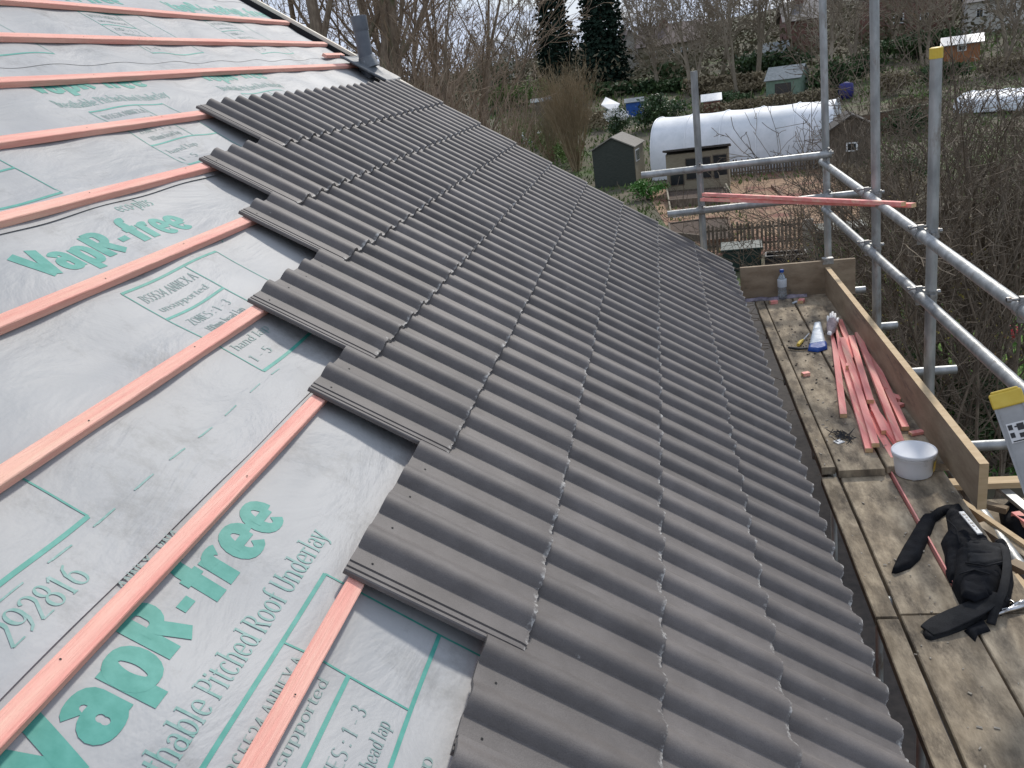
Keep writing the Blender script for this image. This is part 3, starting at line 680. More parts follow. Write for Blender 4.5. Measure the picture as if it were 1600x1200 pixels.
# ---- boards
def board(x0, x1, y0, y1, z1, t, label, name='scaffold_board', matn='board', rot=0, cat='board', group='scaffold boards of the platform', dz=0):
    mb = MB(); n = max(2, int((y1-y0)/.25))
    xm = (x0+x1)/2; r2 = random.Random(int(x0*1000+y0*77)); wob = r2.uniform(0, 10)
    ring = []
    for j in range(n+1):
        y = y0+(y1-y0)*j/n; w = (x1-x0)/2; dx = .0025*mnoise.noise(Vector((y*2, wob, 0))); dzz = .003*mnoise.noise(Vector((y*.9, wob, 4)))
        for a, b in ((-w, -t), (-w, -.004), (-w+.004, 0), (w-.004, 0), (w, -.004), (w, -t)):
            ring.append((xm+a+dx+rot*(y-y0), y, z1+b+dzz))
    fs = []
    for j in range(n):
        for a in range(6):
            b = (a+1) % 6; fs.append((j*6+a, j*6+b, (j+1)*6+b, (j+1)*6+a))
    fs += [(5, 4, 3, 2, 1, 0), tuple(n*6+i for i in range(6))]
    mb.add(ring, fs)
    return tag(build(mb, name, matn), label, cat, group)
board(.672, .738, 4.02, 7.16, ZP+.002, .04, 'narrow weathered board at the house edge of the far platform bay')
board(.747, .962, 3.98, 7.16, ZP, .038, 'far scaffold board carrying the plastic bottle, next to the narrow house-side board')
board(.976, 1.262, 4.00, 7.16, ZP, .038, 'far scaffold board under the pile of pink battens, against the toe board')
board(.664, .742, 2.85, 3.99, ZN+.002, .04, 'short narrow weathered board at the house edge beside the tool belt')
board(.664, .742, .9, 2.835, ZN+.002, .04, 'nearest narrow weathered board at the house edge, at the bottom of the photo')
board(.756, .985, 2.87, 4.35, ZN, .038, 'cracked scaffold board left of the white bucket, under the loose strap of the tool belt')
board(1.003, 1.238, 2.87, 4.35, ZN, .038, 'scaffold board under the white bucket and the tool belt')
board(.756, .985, .9, 2.855, ZN+.001, .038, 'wide scaffold board at the bottom right of the photo, beside the narrow edge board')
board(.995, 1.225, .9, 2.855, ZN+.001, .038, 'second scaffold board in from the house at the bottom right edge of the photo')
board(1.235, 1.46, .9, 2.84, ZN-.002, .038, 'outermost near scaffold board, under the steel hammer loop')
mb = MB(); mb.span(1.0-.006, 1.0+.0, 2.9, 4.3, ZN-.02, ZN+.012); tag(build(mb, 'timber_strip', 'pinkx'), 'thin pink strip of timber standing in the gap between boards by the tool belt', 'timber strip')
# toe boards
def edge_board(x0, x1, y0, y1, z0, z1):
    mb = MB(); v = [(x, y, z) for x in (x0, x1) for y in (y0, y1) for z in (z0, z1)]
    mb.add(v, [(0,1,3,2),(4,6,7,5),(0,2,6,4),(2,3,7,6)]); mb.cur = 1; mb.add(v, [(0,4,5,1),(1,5,7,3)]); return mb
mb = edge_board(1.238, 1.276, 3.545, 7.15, ZP+.002, ZP+.225); t1 = build(mb, 'toe_board', ['ply', 'pale_timber']); tag(t1, 'long brown toe board on edge along the outer side of the platform', 'toe board')
c0 = atY(1156, 418, 7.19); c1 = atY(1336, 403, 7.19)
mb = MB(); mb.add([(x, y, z) for x, zt in ((c0.x, c0.z), (c1.x, c1.z)) for y in (7.17, 7.206) for z in (zt-.30, zt)], [(0,1,3,2),(4,6,7,5),(0,4,5,1),(2,3,7,6),(0,2,6,4),(1,5,7,3)])
tag(build(mb, 'toe_board', 'ply', bevel=.003), 'brown stop end board across the far end of the platform', 'toe board')
c = atY(1293, 406, 7.19); mb = MB(); mb.box((c.x, 7.19, c.z+.012), (.085, .052, .012)); mb.box((c.x, 7.163, c.z-.01), (.085, .006, .04)); mb.tube([(c.x-.03, 7.15, c.z+.01), (c.x-.03, 7.23, c.z+.01)], .008, 6); tag(build(mb, 'board_clip', 'coupler'), 'steel clip gripping the top of the far stop end board', 'clip')
# ---- things lying on the platform
def lie(name, p, q, wd, th, label, cat, z=None, mats=('pinkx', 'endgrain'), group=None, tilt=0):
    """sawn timber between two points, its two cut ends in another material"""
    p, q = Vector(p), Vector(q); y = (q-p).normalized(); x = y.cross(Vector((math.sin(tilt), 0, math.cos(tilt)))).normalized(); z_ = x.cross(y)
    mb = MB(); h = wd/2; vs = [p+x*a*h+z_*b*th for a in (-1, 1) for b in (0, 1)]+[q+x*a*h+z_*b*th for a in (-1, 1) for b in (0, 1)]
    mb.add(vs, [(0, 1, 5, 4), (2, 6, 7, 3), (0, 4, 6, 2), (1, 3, 7, 5)]); mb.cur = 1; mb.add(vs, [(0, 2, 3, 1), (4, 5, 7, 6)])
    return tag(build(mb, name, list(mats), bevel=.0015), label, cat, group)
def P2(px, py, dz=0): return atZ(px, py, ZP+dz)+Vector((0, 0, 0))
GP = 'pink roofing battens piled on the platform'
pile = [((1300, 505), (1318, 648), .001, 'short pink batten at the left edge of the pile, ending first'),
        ((1303, 512), (1358, 702), .001, 'long pink batten with pale sawn end beside the gap in the boards'),
        ((1316, 528), (1368, 694), .027, 'pale orange batten lying on top in the middle of the pile'),
        ((1330, 525), (1360, 626), .027, 'pink batten on top of the pile ending halfway along it'),
        ((1330, 560), (1383, 674), .003, 'deep pink batten under the middle of the pile, its end near the bucket'),
        ((1352, 640), (1398, 716), -.024, 'lowest deep pink batten reaching the white bucket'),
        ((1366, 640), (1413, 706), .002, 'pink batten next to the bucket rim'),
        ((1340, 520), (1407, 690), .028, 'pink batten second from the toe board with a pale cut end'),
        ((1343, 515), (1415, 668), .003, 'pink batten nearest the toe board'),
        ((1312, 500), (1352, 600), .003, 'pink batten sticking out furthest beyond the work glove')]
for a, b, dz, lab in pile:
    pa = P2(a[0], a[1], dz+.02); pb = P2(b[0], b[1], dz+.02); pa.z = pb.z = ZP+dz+.0015
    lie('timber_batten', pa, pb, .037, .024, lab, 'batten', group=GP)
def block(px, py, ang, l, wd, th, lab, zz=None, mats=('pinkx', 'endgrain')):
    c = atZ(px, py, (zz or ZP)+.01); c.z = (zz or ZP)+.002; d = Vector((math.cos(ang), math.sin(ang), 0))*l/2
    return lie('timber_offcut', c-d, c+d, wd, th, lab, 'offcut', mats=mats, group='pink batten offcuts')
block(1209, 473, .2, .06, .038, .025, 'small red-pink offcut just left of the plastic bottle')
block(1252, 471, 1.2, .07, .045, .025, 'pink offcut right of the plastic bottle')
block(1259, 585, .3, .045, .035, .022, 'lone pink offcut on the boards left of the batten pile')
block(1324, 580, 1.4, .05, .02, .055, 'small pink offcut standing against the pale top batten')
block(1378, 612, .2, .06, .03, .03, 'pink offcut by the toe board halfway along the pile')
block(1400, 622, 2.2, .09, .045, .022, 'pink offcut leaning at the toe board side of the pile')
block(1403, 634, .6, .06, .038, .02, 'darker pink offcut under the leaning one at the toe board')
block(1432, 676, .3, .07, .035, .016, 'flat pink offcut by the toe board above the bucket')
# membrane scrap along the stop end
mb = MB(); n = 20
for j in range(n+1):
    t = j/n; x = atZ(1165+(1255-1165)*t, 474-20*t, ZP).x; y0 = 7.10+.008*math.sin(t*9)
    for b in range(5):
        hh = .035*math.sin(PI*b/4)*(1+.5*mnoise.noise(Vector((t*6, b, 0)))) + .003
        mb.v.append(Vector((x, y0+.012*b, ZP+hh*.7)))
for j in range(n):
    for b in range(4): q = j*5+b; mb.f.append((q, q+5, q+6, q+1)); mb.mi.append(0)
tag(build(mb, 'membrane_scrap', 'gravelplastic', smooth=True), 'crumpled dark purple strip of plastic along the foot of the stop end board', 'plastic scrap')
# bottle
bc = atZ(1222, 466, ZP); bt = thing('water_bottle', (bc.x, bc.y-.02, ZP+.001), 'clear plastic water bottle with dark blue cap on the far end of the platform', 'bottle')
o = bt.location; k_ = .88
mb = MB(); mb.lathe([(.002, .002), (.030, .0), (.036, .01), (.036, .07), (.033, .08), (.036, .09), (.036, .15), (.034, .165), (.020, .20), (.013, .215), (.013, .228)], o, 20); smooth_angle(build(mb, 'body', 'pet', bt))
mb = MB(); mb.lathe([(.0365, .105), (.0372, .107), (.0372, .168), (.0355, .170)], o, 20); smooth_angle(build(mb, 'wrapper', 'bluewhite', bt))
mb = MB(); mb.lathe([(.016, .226), (.0165, .228), (.0165, .246), (.013, .249)], o, 16); smooth_angle(build(mb, 'cap', 'blue', bt))
# bucket
kc = atZ(1435, 752, ZN); kc = Vector((kc.x, kc.y+.085, ZN+.003))
bk = thing('bucket', kc, 'round white plastic tub with its lid on, standing below the pile of pink battens', 'bucket')
mb = MB(); mb.lathe([(.080, 0), (.084, .003), (.094, .095), (.099, .097), (.099, .107), (.095, .109), (.096, .118)], kc, 36); smooth_angle(build(mb, 'tub', 'whitep', bk))
mb = MB(); mb.lathe([(.101, .112), (.104, .114), (.104, .124), (.101, .128), (.096, .128), (.094, .1255)], kc, 36); build(mb, 'lid', 'lid', bk)
mb = MB()
for i in range(10):
    a0 = -.75+i*.06; a1 = a0+.06; r = .0945
    mb.quad(kc+Vector((r*math.cos(a0), r*math.sin(a0), .03)), kc+Vector((r*math.cos(a1), r*math.sin(a1), .03)), kc+Vector(((r+.005)*math.cos(a1), (r+.005)*math.sin(a1), .085)), kc+Vector(((r+.005)*math.cos(a0), (r+.005)*math.sin(a0), .085)))
build(mb, 'sticker', 'yellow', bk)
# metal clips scattered in a heap
cc = atZ(1320, 684, ZP); mb = MB(); r3 = random.Random(3)
for i in range(38):
    p = Vector((cc.x+r3.gauss(0, .03), cc.y+r3.gauss(0, .045), ZP+.004+abs(r3.gauss(0, .008)))); a = r3.uniform(0, PI); d = Vector((math.cos(a), math.sin(a), r3.uniform(-.3, .5)))*r3.uniform(.012, .03)
    mb.tube([p-d, p, p+d+Vector((0, 0, .006))], .0026, 4)
tag(build(mb, 'tile_clips', 'black'), 'small heap of dark metal tile clips left of the batten ends', 'clips', None, 'stuff')
pc = atZ(1311, 691, ZP); mb = MB(); mb.box((pc.x, pc.y, ZP+.004), (.045, .04, .003), Matrix.Rotation(.5, 3, 'Z') @ Matrix.Rotation(.05, 3, 'X')); tag(build(mb, 'paper_scrap', 'paper'), 'small white scrap beside the heap of dark clips', 'scrap')
# pillow-like cloth shapes from an outline seen on the boards
def cushion(name, pix, zbase, hgt, matn, parent=None, edge=.03, nz_amp=.006, nz_sc=18, step=.009, seed=0, zpix=None, ridges=None, top=None):
    pts = [atZ(x, y, (zpix if zpix is not None else zbase)) for x, y in pix]
    poly = [(p.x, p.y) for p in pts]; n = len(poly)
    def inside(x, y):
        c = False; j = n-1
        for i in range(n):
            xi, yi = poly[i]; xj, yj = poly[j]
            if (yi > y) != (yj > y) and x < (xj-xi)*(y-yi)/(yj-yi)+xi: c = not c
            j = i
        return c
    def dist(x, y):
        best = 9
        for i in range(n):
            x0, y0 = poly[i]; x1, y1 = poly[(i+1) % n]; dx, dy = x1-x0, y1-y0
            t = max(0, min(1, ((x-x0)*dx+(y-y0)*dy)/(dx*dx+dy*dy+1e-12))); best = min(best, math.hypot(x-x0-dx*t, y-y0-dy*t))
        return best
    bm = bmesh.new()
    vs = [bm.verts.new((x, y, 0)) for x, y in poly]; f = bm.faces.new(vs)
    bmesh.ops.triangulate(bm, faces=[f])
    for _ in range(9):
        le = [e for e in bm.edges if e.calc_length() > step*1.9]
        if not le: break
        bmesh.ops.subdivide_edges(bm, edges=le, cuts=1); bmesh.ops.triangulate(bm, faces=bm.faces[:])
    bmesh.ops.beautify_fill(bm, faces=bm.faces[:], edges=bm.edges[:])
    top_v = {}
    for v in bm.verts:
        d = dist(v.co.x, v.co.y); hh = hgt*math.sqrt(max(0, 1-(1-min(1, d/edge))**2))
        hh += (nz_amp*mnoise.noise(Vector((v.co.x*nz_sc, v.co.y*nz_sc, seed))))*min(1, d/edge*1.5)
        if ridges: hh += ridges(v.co.x, v.co.y)*min(1, d/edge)
        if top: hh = min(hh, top)
        v.co.z = zbase+max(.003, hh+.003)
    geom = bmesh.ops.extrude_face_region(bm, geom=bm.faces[:]); 
    for e in geom['geom']:
        if isinstance(e, bmesh.types.BMVert): e.co.z = zbase+.0015
    bmesh.ops.recalc_face_normals(bm, faces=bm.faces[:])
    vv = [v.co.copy() for v in bm.verts]; idx = {v: i for i, v in enumerate(bm.verts)}; ff = [[idx[v] for v in f.verts] for f in bm.faces]; bm.free()
    mb = MB(); mb.add(vv, ff); o = build(mb, name, matn, parent, smooth=True); return o
# brush-like plastic tool: milky blade with blue end
bl = thing('plastic_scoop', atZ(1278, 525, ZP), 'milky white wedge-shaped plastic tool with a blue rim, lying left of the battens', 'scoop')
cushion('blade', [(1272, 504), (1283, 503), (1291, 538), (1264, 541), (1266, 530)], ZP+.001, .018, 'bluewhite', bl, edge=.02, zpix=ZP+.01)
cushion('rim', [(1263, 540), (1292, 535), (1293, 544), (1278, 549), (1262, 547)], ZP+.001, .026, 'blue', bl, edge=.015, zpix=ZP+.01)
# hammer-like tool: dark head bar, yellow grip
hm = thing('scraper', atZ(1250, 538, ZP), 'small tool with yellow grip and dark bar lying by the plastic scoop', 'hand tool')
mb = MB(); mb.tube([atZ(1232, 543, ZP+.014), atZ(1248, 545, ZP+.014), atZ(1262, 544, ZP+.014)], [.009, .011, .010], 8); smooth_angle(build(mb, 'bar', 'black', hm))
mb = MB(); mb.tube([atZ(1247, 539, ZP+.016), atZ(1251, 534, ZP+.016), atZ(1255, 531, ZP+.015)], [.012, .013, .008], 8); smooth_angle(build(mb, 'grip', 'yellow', hm))
mb = MB(); mb.tube([atZ(1255, 531, ZP+.015), atZ(1264, 521, ZP+.014)], [.006, .004], 8); smooth_angle(build(mb, 'shaft', 'steel', hm))
# work glove
gl = thing('work_glove', atZ(1300, 505, ZP+.05), 'knitted work glove with white fingers lying on the far ends of the battens', 'glove')
cushion('palm', [(1291, 506), (1294, 500), (1306, 499), (1309, 505), (1305, 519), (1300, 522), (1293, 520)], ZP+.052, .022, 'glove', gl, edge=.022, zpix=ZP+.055, nz_sc=60, nz_amp=.006)
mb = MB()
for (a, b, r) in (((1294, 502), (1293.5, 494), .009), ((1298, 500), (1298, 490), .010), ((1301, 499.5), (1301, 487.5), .0105), ((1304.5, 500), (1305, 490), .010), ((1308, 503), (1309.5, 497), .010)):
    p = atZ(a[0], a[1], ZP+.064); q = atZ(b[0], b[1], ZP+.064); p.z = ZP+.064; q.z = ZP+.061; mb.tube([p, (p+q)/2+Vector((0, 0, .004)), q, q+(q-p)*.08], [r, r*1.02, r*.9, r*.5], 8)
build(mb, 'fingers', 'whitep', gl, smooth=True)
cushion('cuff', [(1293, 519), (1301, 521), (1299, 524.5), (1292, 522.5)], ZP+.054, .018, 'whitep', gl, edge=.02, zpix=ZP+.055)
# cable lump between bottle and brush
cp_ = atZ(1246, 474, ZP); mb = MB(); mb.tube([cp_+Vector((-.04, -.01, .006)), cp_+Vector((-.01, .012, .010)), cp_+Vector((.02, -.008, .008)), cp_+Vector((.05, .01, .005))], [.008, .010, .009, .006], 8); tag(build(mb, 'rag', 'bluewhite', smooth=True), 'small blue-grey twist of rag behind the boards gap near the bottle', 'rag')
# ---- tool belt
tb = thing('tool_belt', atZ(1500, 900, ZN), 'black canvas tool belt with pouches sprawled over the scaffold boards', 'tool belt')
def strap_path(name, pix, widths, th=.007, matn='strap', n=6):
    """broad webbing: centre line given as (px, py, height above the boards)"""
    pts = [atZ(x, y, ZN+h) for x, y, h in pix]
    dense = []; wd = []
    for i in range(len(pts)-1):
        p0 = pts[max(0, i-1)]; p1 = pts[i]; p2 = pts[i+1]; p3 = pts[min(len(pts)-1, i+2)]
        for k in range(n):
            t = k/n
            dense.append(.5*((2*p1)+(p2-p0)*t+(2*p0-5*p1+4*p2-p3)*t*t+(-p0+3*p1-3*p2+p3)*t**3)); wd.append(widths[i]*(1-t)+widths[i+1]*t)
    dense.append(pts[-1]); wd.append(widths[-1])
    mb = MB(); ring = []
    for i, p in enumerate(dense):
        d = (dense[min(i+1, len(dense)-1)]-dense[max(0, i-1)]).normalized(); x = d.cross(Vector((0, 0, 1))).normalized(); z = x.cross(d)
        for a, b in ((-1, -.3), (-1, .3), (-.9, .5), (.9, .5), (1, .3), (1, -.3), (.9, -.5), (-.9, -.5)):
            ring.append(p+x*wd[i]/2*a+z*th*b)
    fs = []
    for i in range(len(dense)-1):
        for a in range(8): b = (a+1) % 8; fs.append((i*8+a, i*8+b, (i+1)*8+b, (i+1)*8+a))
    fs += [tuple(range(7, -1, -1)), tuple((len(dense)-1)*8+k for k in range(8))]
    mb.add(ring, fs); return build(mb, name, matn, tb, smooth=True)
cushion('flap', [(1395, 884), (1393, 891), (1401, 892), (1423, 884), (1438, 870), (1447, 848), (1456, 828), (1462, 812), (1478, 800), (1500, 800), (1496, 790), (1478, 790), (1462, 795), (1450, 804), (1441, 805), (1428, 824), (1413, 848), (1402, 868)], ZN, .026, 'cloth', tb, edge=.018, zpix=ZN+.015)
def folds(x, y): return .010*mnoise.noise(Vector((x*9+y*5, y*30, 2))) + .006*abs(mnoise.noise(Vector((x*40, y*22, 6))))
cushion('belt_back', [(1478, 800), (1486, 790), (1500, 788), (1506, 797), (1522, 815), (1533, 832), (1546, 843), (1540, 860), (1512, 872), (1496, 905), (1484, 905), (1478, 893), (1476, 862), (1470, 843), (1482, 826), (1480, 812)], ZN, .040, 'cloth', tb, edge=.03, nz_amp=.014, nz_sc=16, zpix=ZN+.02, ridges=folds)
cushion('pouch', [(1490, 862), (1512, 846), (1545, 846), (1566, 862), (1570, 900), (1556, 936), (1528, 942), (1502, 934), (1488, 905)], ZN, .075, 'cloth', tb, edge=.045, nz_amp=.012, nz_sc=18, zpix=ZN+.045, seed=3, ridges=folds)
cushion('pouch', [(1552, 846), (1572, 846), (1580, 858), (1585, 900), (1578, 936), (1566, 950), (1548, 954), (1556, 920), (1560, 880)], ZN, .060, 'cloth', tb, edge=.03, nz_amp=.012, nz_sc=26, zpix=ZN+.035, seed=9, ridges=folds)
cushion('pouch_flap', [(1508, 846), (1536, 842), (1566, 850), (1570, 876), (1542, 884), (1512, 880)], ZN+.064, .018, 'strap', tb, edge=.012, nz_amp=.006, nz_sc=30, zpix=ZN+.08, seed=7)
cushion('pocket', [(1500, 898), (1522, 892), (1544, 898), (1546, 926), (1524, 934), (1502, 926)], ZN+.056, .020, 'cloth', tb, edge=.016, nz_amp=.006, nz_sc=30, zpix=ZN+.075, seed=17)
for pp in (((1499, 897), (1522, 890), (1546, 897)), ((1508, 879), (1541, 884), (1570, 877)), ((1480, 812), (1494, 826), (1500, 850)), ((1572, 850), (1580, 885), (1572, 940))):
    mb = MB(); mb.tube([atZ(x, y, ZN+.088) if pp[0][0] < 1510 and pp[0][1] > 850 else atZ(x, y, ZN+.062) for x, y in pp], .0035, 5); build(mb, 'seam', 'strap', tb, smooth=True)
strap_path('belt', [(1448, 986, .014), (1468, 976, .022), (1496, 963, .032), (1524, 950, .040), (1546, 938, .050), (1558, 928, .055)], [.060, .088, .088, .080, .066, .05], .009)
strap_path('strap', [(1548, 975, .012), (1556, 950, .045), (1568, 920, .075), (1573, 885, .088), (1570, 860, .085), (1561, 850, .070)], [.030, .030, .030, .028, .026, .02], .008)
cushion('belt_end', [(1441, 988), (1446, 979), (1468, 968), (1508, 956), (1540, 950), (1548, 962), (1518, 978), (1480, 992), (1455, 999), (1446, 996)], ZN, .014, 'strap', tb, edge=.012, nz_amp=.004, zpix=ZN+.008)
cushion('buckle_flap', [(1506, 984), (1536, 966), (1548, 984), (1528, 990), (1524, 1001)], ZN, .014, 'cloth', tb, edge=.012, zpix=ZN+.008)
mb = MB()
wa = atZ(1502, 800, ZN+.095); wb = atZ(1531, 834, ZN+.095); mb.bar(wa, wb, .020, .006); build(mb, 'badge', 'paper', tb)
for i in range(6):
    t0 = .12+.13*i; p = wa+(wb-wa)*t0+Vector((0, 0, .0036)); q = wa+(wb-wa)*(t0+.07)+Vector((0, 0, .0036)); mb2 = MB() if i == 0 else mb2; mb2.bar(p+Vector((.003*(i % 2), 0, 0)), q, .012-.004*(i % 3), .0012)
build(mb2, 'badge_lettering', 'black', tb)
mb = MB(); ring = [atZ(1563+22*math.cos(t), 944+8*math.sin(t), ZN+.02) for t in [2*PI*i/20 for i in range(21)]]; mb.tube(ring, .0045, 6)
mb.tube([atZ(1550, 962, ZN+.012), atZ(1575, 953, ZN+.016), atZ(1612, 944, ZN+.014)], [.007, .009, .011], 8)
mb.tube([atZ(1580, 946, ZN+.018), atZ(1612, 936, ZN+.02)], [.007, .009], 8)
tag(build(mb, 'hammer_holder', 'steel', smooth=True), 'bright steel loop of a hammer holder beside the tool belt', 'hammer loop')
# ---- right hand rubbish bay and ladder
def low(px, py, z): return atZ(px, py, H-2.057-.0+z)
lie('timber_plank', atZ(1466, 762, ZP-.10), atZ(1598, 757, ZP-.10), .07, .03, 'pale sawn cross timber behind the near end of the toe board', 'plank', mats=('pale_timber', 'endgrain'))
lie('timber_plank', atZ(1500, 795, ZP-.14), atZ(1612, 872, ZP-.16), .028, .05, 'long thin yellow-brown timber slanting down to the right behind the tool belt', 'plank', mats=('pale_timber', 'endgrain'))
lie('timber_plank', atZ(1530, 828, ZP-.15), atZ(1612, 884, ZP-.17), .045, .04, 'broad brown timber just above the tool belt pouch at the right edge', 'plank', mats=('board', 'endgrain'))
lie('timber_plank', atZ(1560, 762, ZP-.12), atZ(1615, 808, ZP-.14), .045, .02, 'grey metal-faced strip lying across the rubbish by the ladder', 'strip', mats=('galv', 'galv'))
lie('timber_plank', atZ(1540, 793, ZP-.17), atZ(1574, 802, ZP-.17), .035, .03, 'short pinkish broken timber among the rubbish', 'plank', mats=('ply', 'endgrain'))
lie('timber_plank', atZ(1586, 808, ZP-.16), atZ(1612, 828, ZP-.16), .04, .03, 'short reddish timber stub at the right edge of the photo', 'plank', mats=('pinkx', 'endgrain'))
lie('timber_plank', atZ(1570, 905, ZP-.10), atZ(1612, 948, ZP-.10), .10, .02, 'pale triangular offcut of ply right of the tool belt', 'plank', mats=('pale_timber', 'endgrain'))
lie('timber_plank', atZ(1580, 885, ZP-.13), atZ(1620, 905, ZP-.13), .05, .03, 'brown batten end right of the pouch', 'plank', mats=('ply', 'endgrain'))
cushion('rubbish_bag', [(1560, 800), (1580, 790), (1612, 800), (1620, 850), (1590, 848), (1565, 825)], ZP-.22, .07, 'cloth', edge=.05, nz_amp=.05, nz_sc=14)
tag(bpy.data.objects['rubbish_bag'], 'crumpled black rubbish bag at the right edge behind the tool belt', 'bag')
mb = MB(); mb.span(1.30, 2.3, 1.2, 4.1, ZP-.30, ZP-.262); tag(build(mb, 'scaffold_board', 'board'), 'low dark board deck under the rubbish right of the platform', 'board')
lad = thing('ladder', atY(1572, 640, 3.15), 'dusty aluminium ladder with yellow end caps leaning at the right edge', 'ladder')
lt = atY(1573, 622, 3.05); lb = atY(1672, 900, 2.72); ldir = (lb-lt).normalized()
side = Vector((.93, -.30, .22)); side = (side-ldir*side.dot(ldir)).normalized(); nrmv = ldir.cross(side)
ML = Matrix((side, ldir, nrmv)).transposed()
for kx in (0, 1):
    o0 = lt+side*(.42*kx); mb = MB()
    Lg = 5.2
    for (cx_, cz_, wx, wz) in ((0, 0, .094, .022), (-.045, .0, .008, .034), (.045, .0, .008, .034)):
        mb.box(o0+ldir*Lg/2+side*cx_+nrmv*cz_, (wx, Lg, wz), ML)
    st = build(mb, 'stile', 'ladder', lad)
    mb = MB(); mb.box(o0+ldir*.004, (.106, .055, .046), ML); mb.box(o0-ldir*.026, (.090, .012, .040), ML); build(mb, 'end_cap', 'yellow', st, bevel=.008)
    if kx == 0:
        fr = -1 if nrmv.dot(CAM-lt) < 0 else 1
        mb = MB(); mb.box(o0+ldir*.125+nrmv*.0125*fr, (.062, .07, .0015), ML); build(mb, 'label', 'paper', st)
        mb = MB()
        for (a, b, wx, wy) in ((-.020, .105, .014, .018), (-.020, .133, .014, .018), (-.002, .105, .010, .005), (.012, .108, .022, .024), (.012, .138, .022, .016), (0, .155, .05, .004)):
            mb.box(o0+ldir*b+side*a+nrmv*.0140*fr, (wx, wy, .0012), ML)
        build(mb, 'label_marks', 'black', st)
for i in range(9):
    c = lt+ldir*(.38+.27*i*2*.5*2); mb = MB(); mb.tube([c, c+side*.42], .015, 10); smooth_angle(build(mb, 'rung', 'ladder', lad))
mb = MB()
# pink battens laid across the end rail and the long rail
for a, b, lab, dz in (((1100, 306), (1412, 322), 'upper of the two long pink battens laid across the scaffold rails', 0), ((1097, 314), (1428, 324), 'lower of the two long pink battens laid across the scaffold rails', 0)):
    pa = atY(a[0], a[1], 7.32); pb = atY(b[0], b[1], 5.35 if dz == 0 else 5.5)
    lie('timber_batten', pa, pb, .036, .025, lab, 'batten', group='pink battens across the rails')

# ================================================================ GARDENS AND TREES
def frame(px, py, face_px=None):
    """ground point under a pixel and the unit vectors right/away as seen from the house"""
    g = atG(px, py); a = Vector((g.x, g.y, 0)).normalized(); r = Vector((a.y, -a.x, 0)); return g, r, a
def px_size(g, npx): return npx*(g-CAM).dot(FWD)/FPX
class Fr:                                              # local frame for garden buildings
    def __init__(s, g, ang=0):
        s.g = g; a = Vector((g.x, g.y, 0)).normalized(); r = Vector((a.y, -a.x, 0)); m = Matrix.Rotation(ang, 3, 'Z'); s.r = m @ r; s.a = m @ a
    def __call__(s, x, y, z): return s.g + s.r*x + s.a*y + Vector((0, 0, z))
def fbox(mb, F, x0, x1, y0, y1, z0, z1):
    return mb.add([F(x, y, z) for x in (x0, x1) for y in (y0, y1) for z in (z0, z1)], [(0,1,3,2),(4,6,7,5),(0,4,5,1),(2,3,7,6),(0,2,6,4),(1,5,7,3)])
def shed(name, F, w, d, h, rise, wallm, roofm, label, cat='shed', ridge='y', over=.12, front=None, windows=(), door=None, wallm2=None):
    """gabled hut: ridge along local y (gable towards us) or x"""
    t = thing(name, F.g, label, cat); mb = MB(); z0 = -.15
    if ridge == 'y':
        pr = [(-w/2, z0), (w/2, z0), (w/2, h), (0, h+rise), (-w/2, h)]
        vs = [F(x, 0, z) for x, z in pr]+[F(x, d, z) for x, z in pr]
        mb.add(vs, [(0, 1, 2, 3, 4), (9, 8, 7, 6, 5), (0, 5, 6, 1), (1, 6, 7, 2), (4, 9, 5, 0)])
    else:
        pr = [(0, z0), (d, z0), (d, h), (d/2, h+rise), (0, h)]
        vs = [F(-w/2, y, z) for y, z in pr]+[F(w/2, y, z) for y, z in pr]
        mb.add(vs, [(0, 1, 2, 3, 4), (9, 8, 7, 6, 5), (0, 5, 6, 1), (1, 6, 7, 2), (4, 9, 5, 0)])
    build(mb, 'wall', wallm, t)
    mb = MB(); th = .05
    def slab(p0, p1, p2, p3):
        n = (p1-p0).cross(p3-p0).normalized(); n = n if n.z > 0 else -n
        mb.add([p0, p1, p2, p3, p0+n*th, p1+n*th, p2+n*th, p3+n*th], [(0, 1, 2, 3), (7, 6, 5, 4), (0, 4, 5, 1), (1, 5, 6, 2), (2, 6, 7, 3), (3, 7, 4, 0)])
    sl = rise/((w if ridge == 'y' else d)/2)
    for sg in (-1, 1):
        if ridge == 'y': slab(F(0, -over, h+rise+.01), F(0, d+over, h+rise+.01), F(sg*(w/2+over), d+over, h-over*sl+.01), F(sg*(w/2+over), -over, h-over*sl+.01))
        else:
            yy = d/2+sg*(d/2+over); slab(F(-w/2-over, d/2, h+rise+.01), F(w/2+over, d/2, h+rise+.01), F(w/2+over, yy, h-over*sl+.01), F(-w/2-over, yy, h-over*sl+.01))
    build(mb, 'roof', roofm, t)
    for (x, z, ww, hh) in windows:
        mb = MB(); fbox(mb, F, x-ww/2, x+ww/2, -.03, -.004, z, z+hh); wn = build(mb, 'window', 'whiteframe', t)
        mb = MB(); e = .12*ww
        for k in (0, 1): fbox(mb, F, x-ww/2+e+(ww/2-e)*k*1.02, x-.02+(ww/2-e)*k, -.040, -.032, z+e, z+hh-e)
        build(mb, 'pane', 'glass_dark', wn)
    if door:
        x, ww, hh = door; mb = MB(); fbox(mb, F, x-ww/2, x+ww/2, -.03, -.004, 0, hh); build(mb, 'door', wallm2 or wallm, t)
    return t
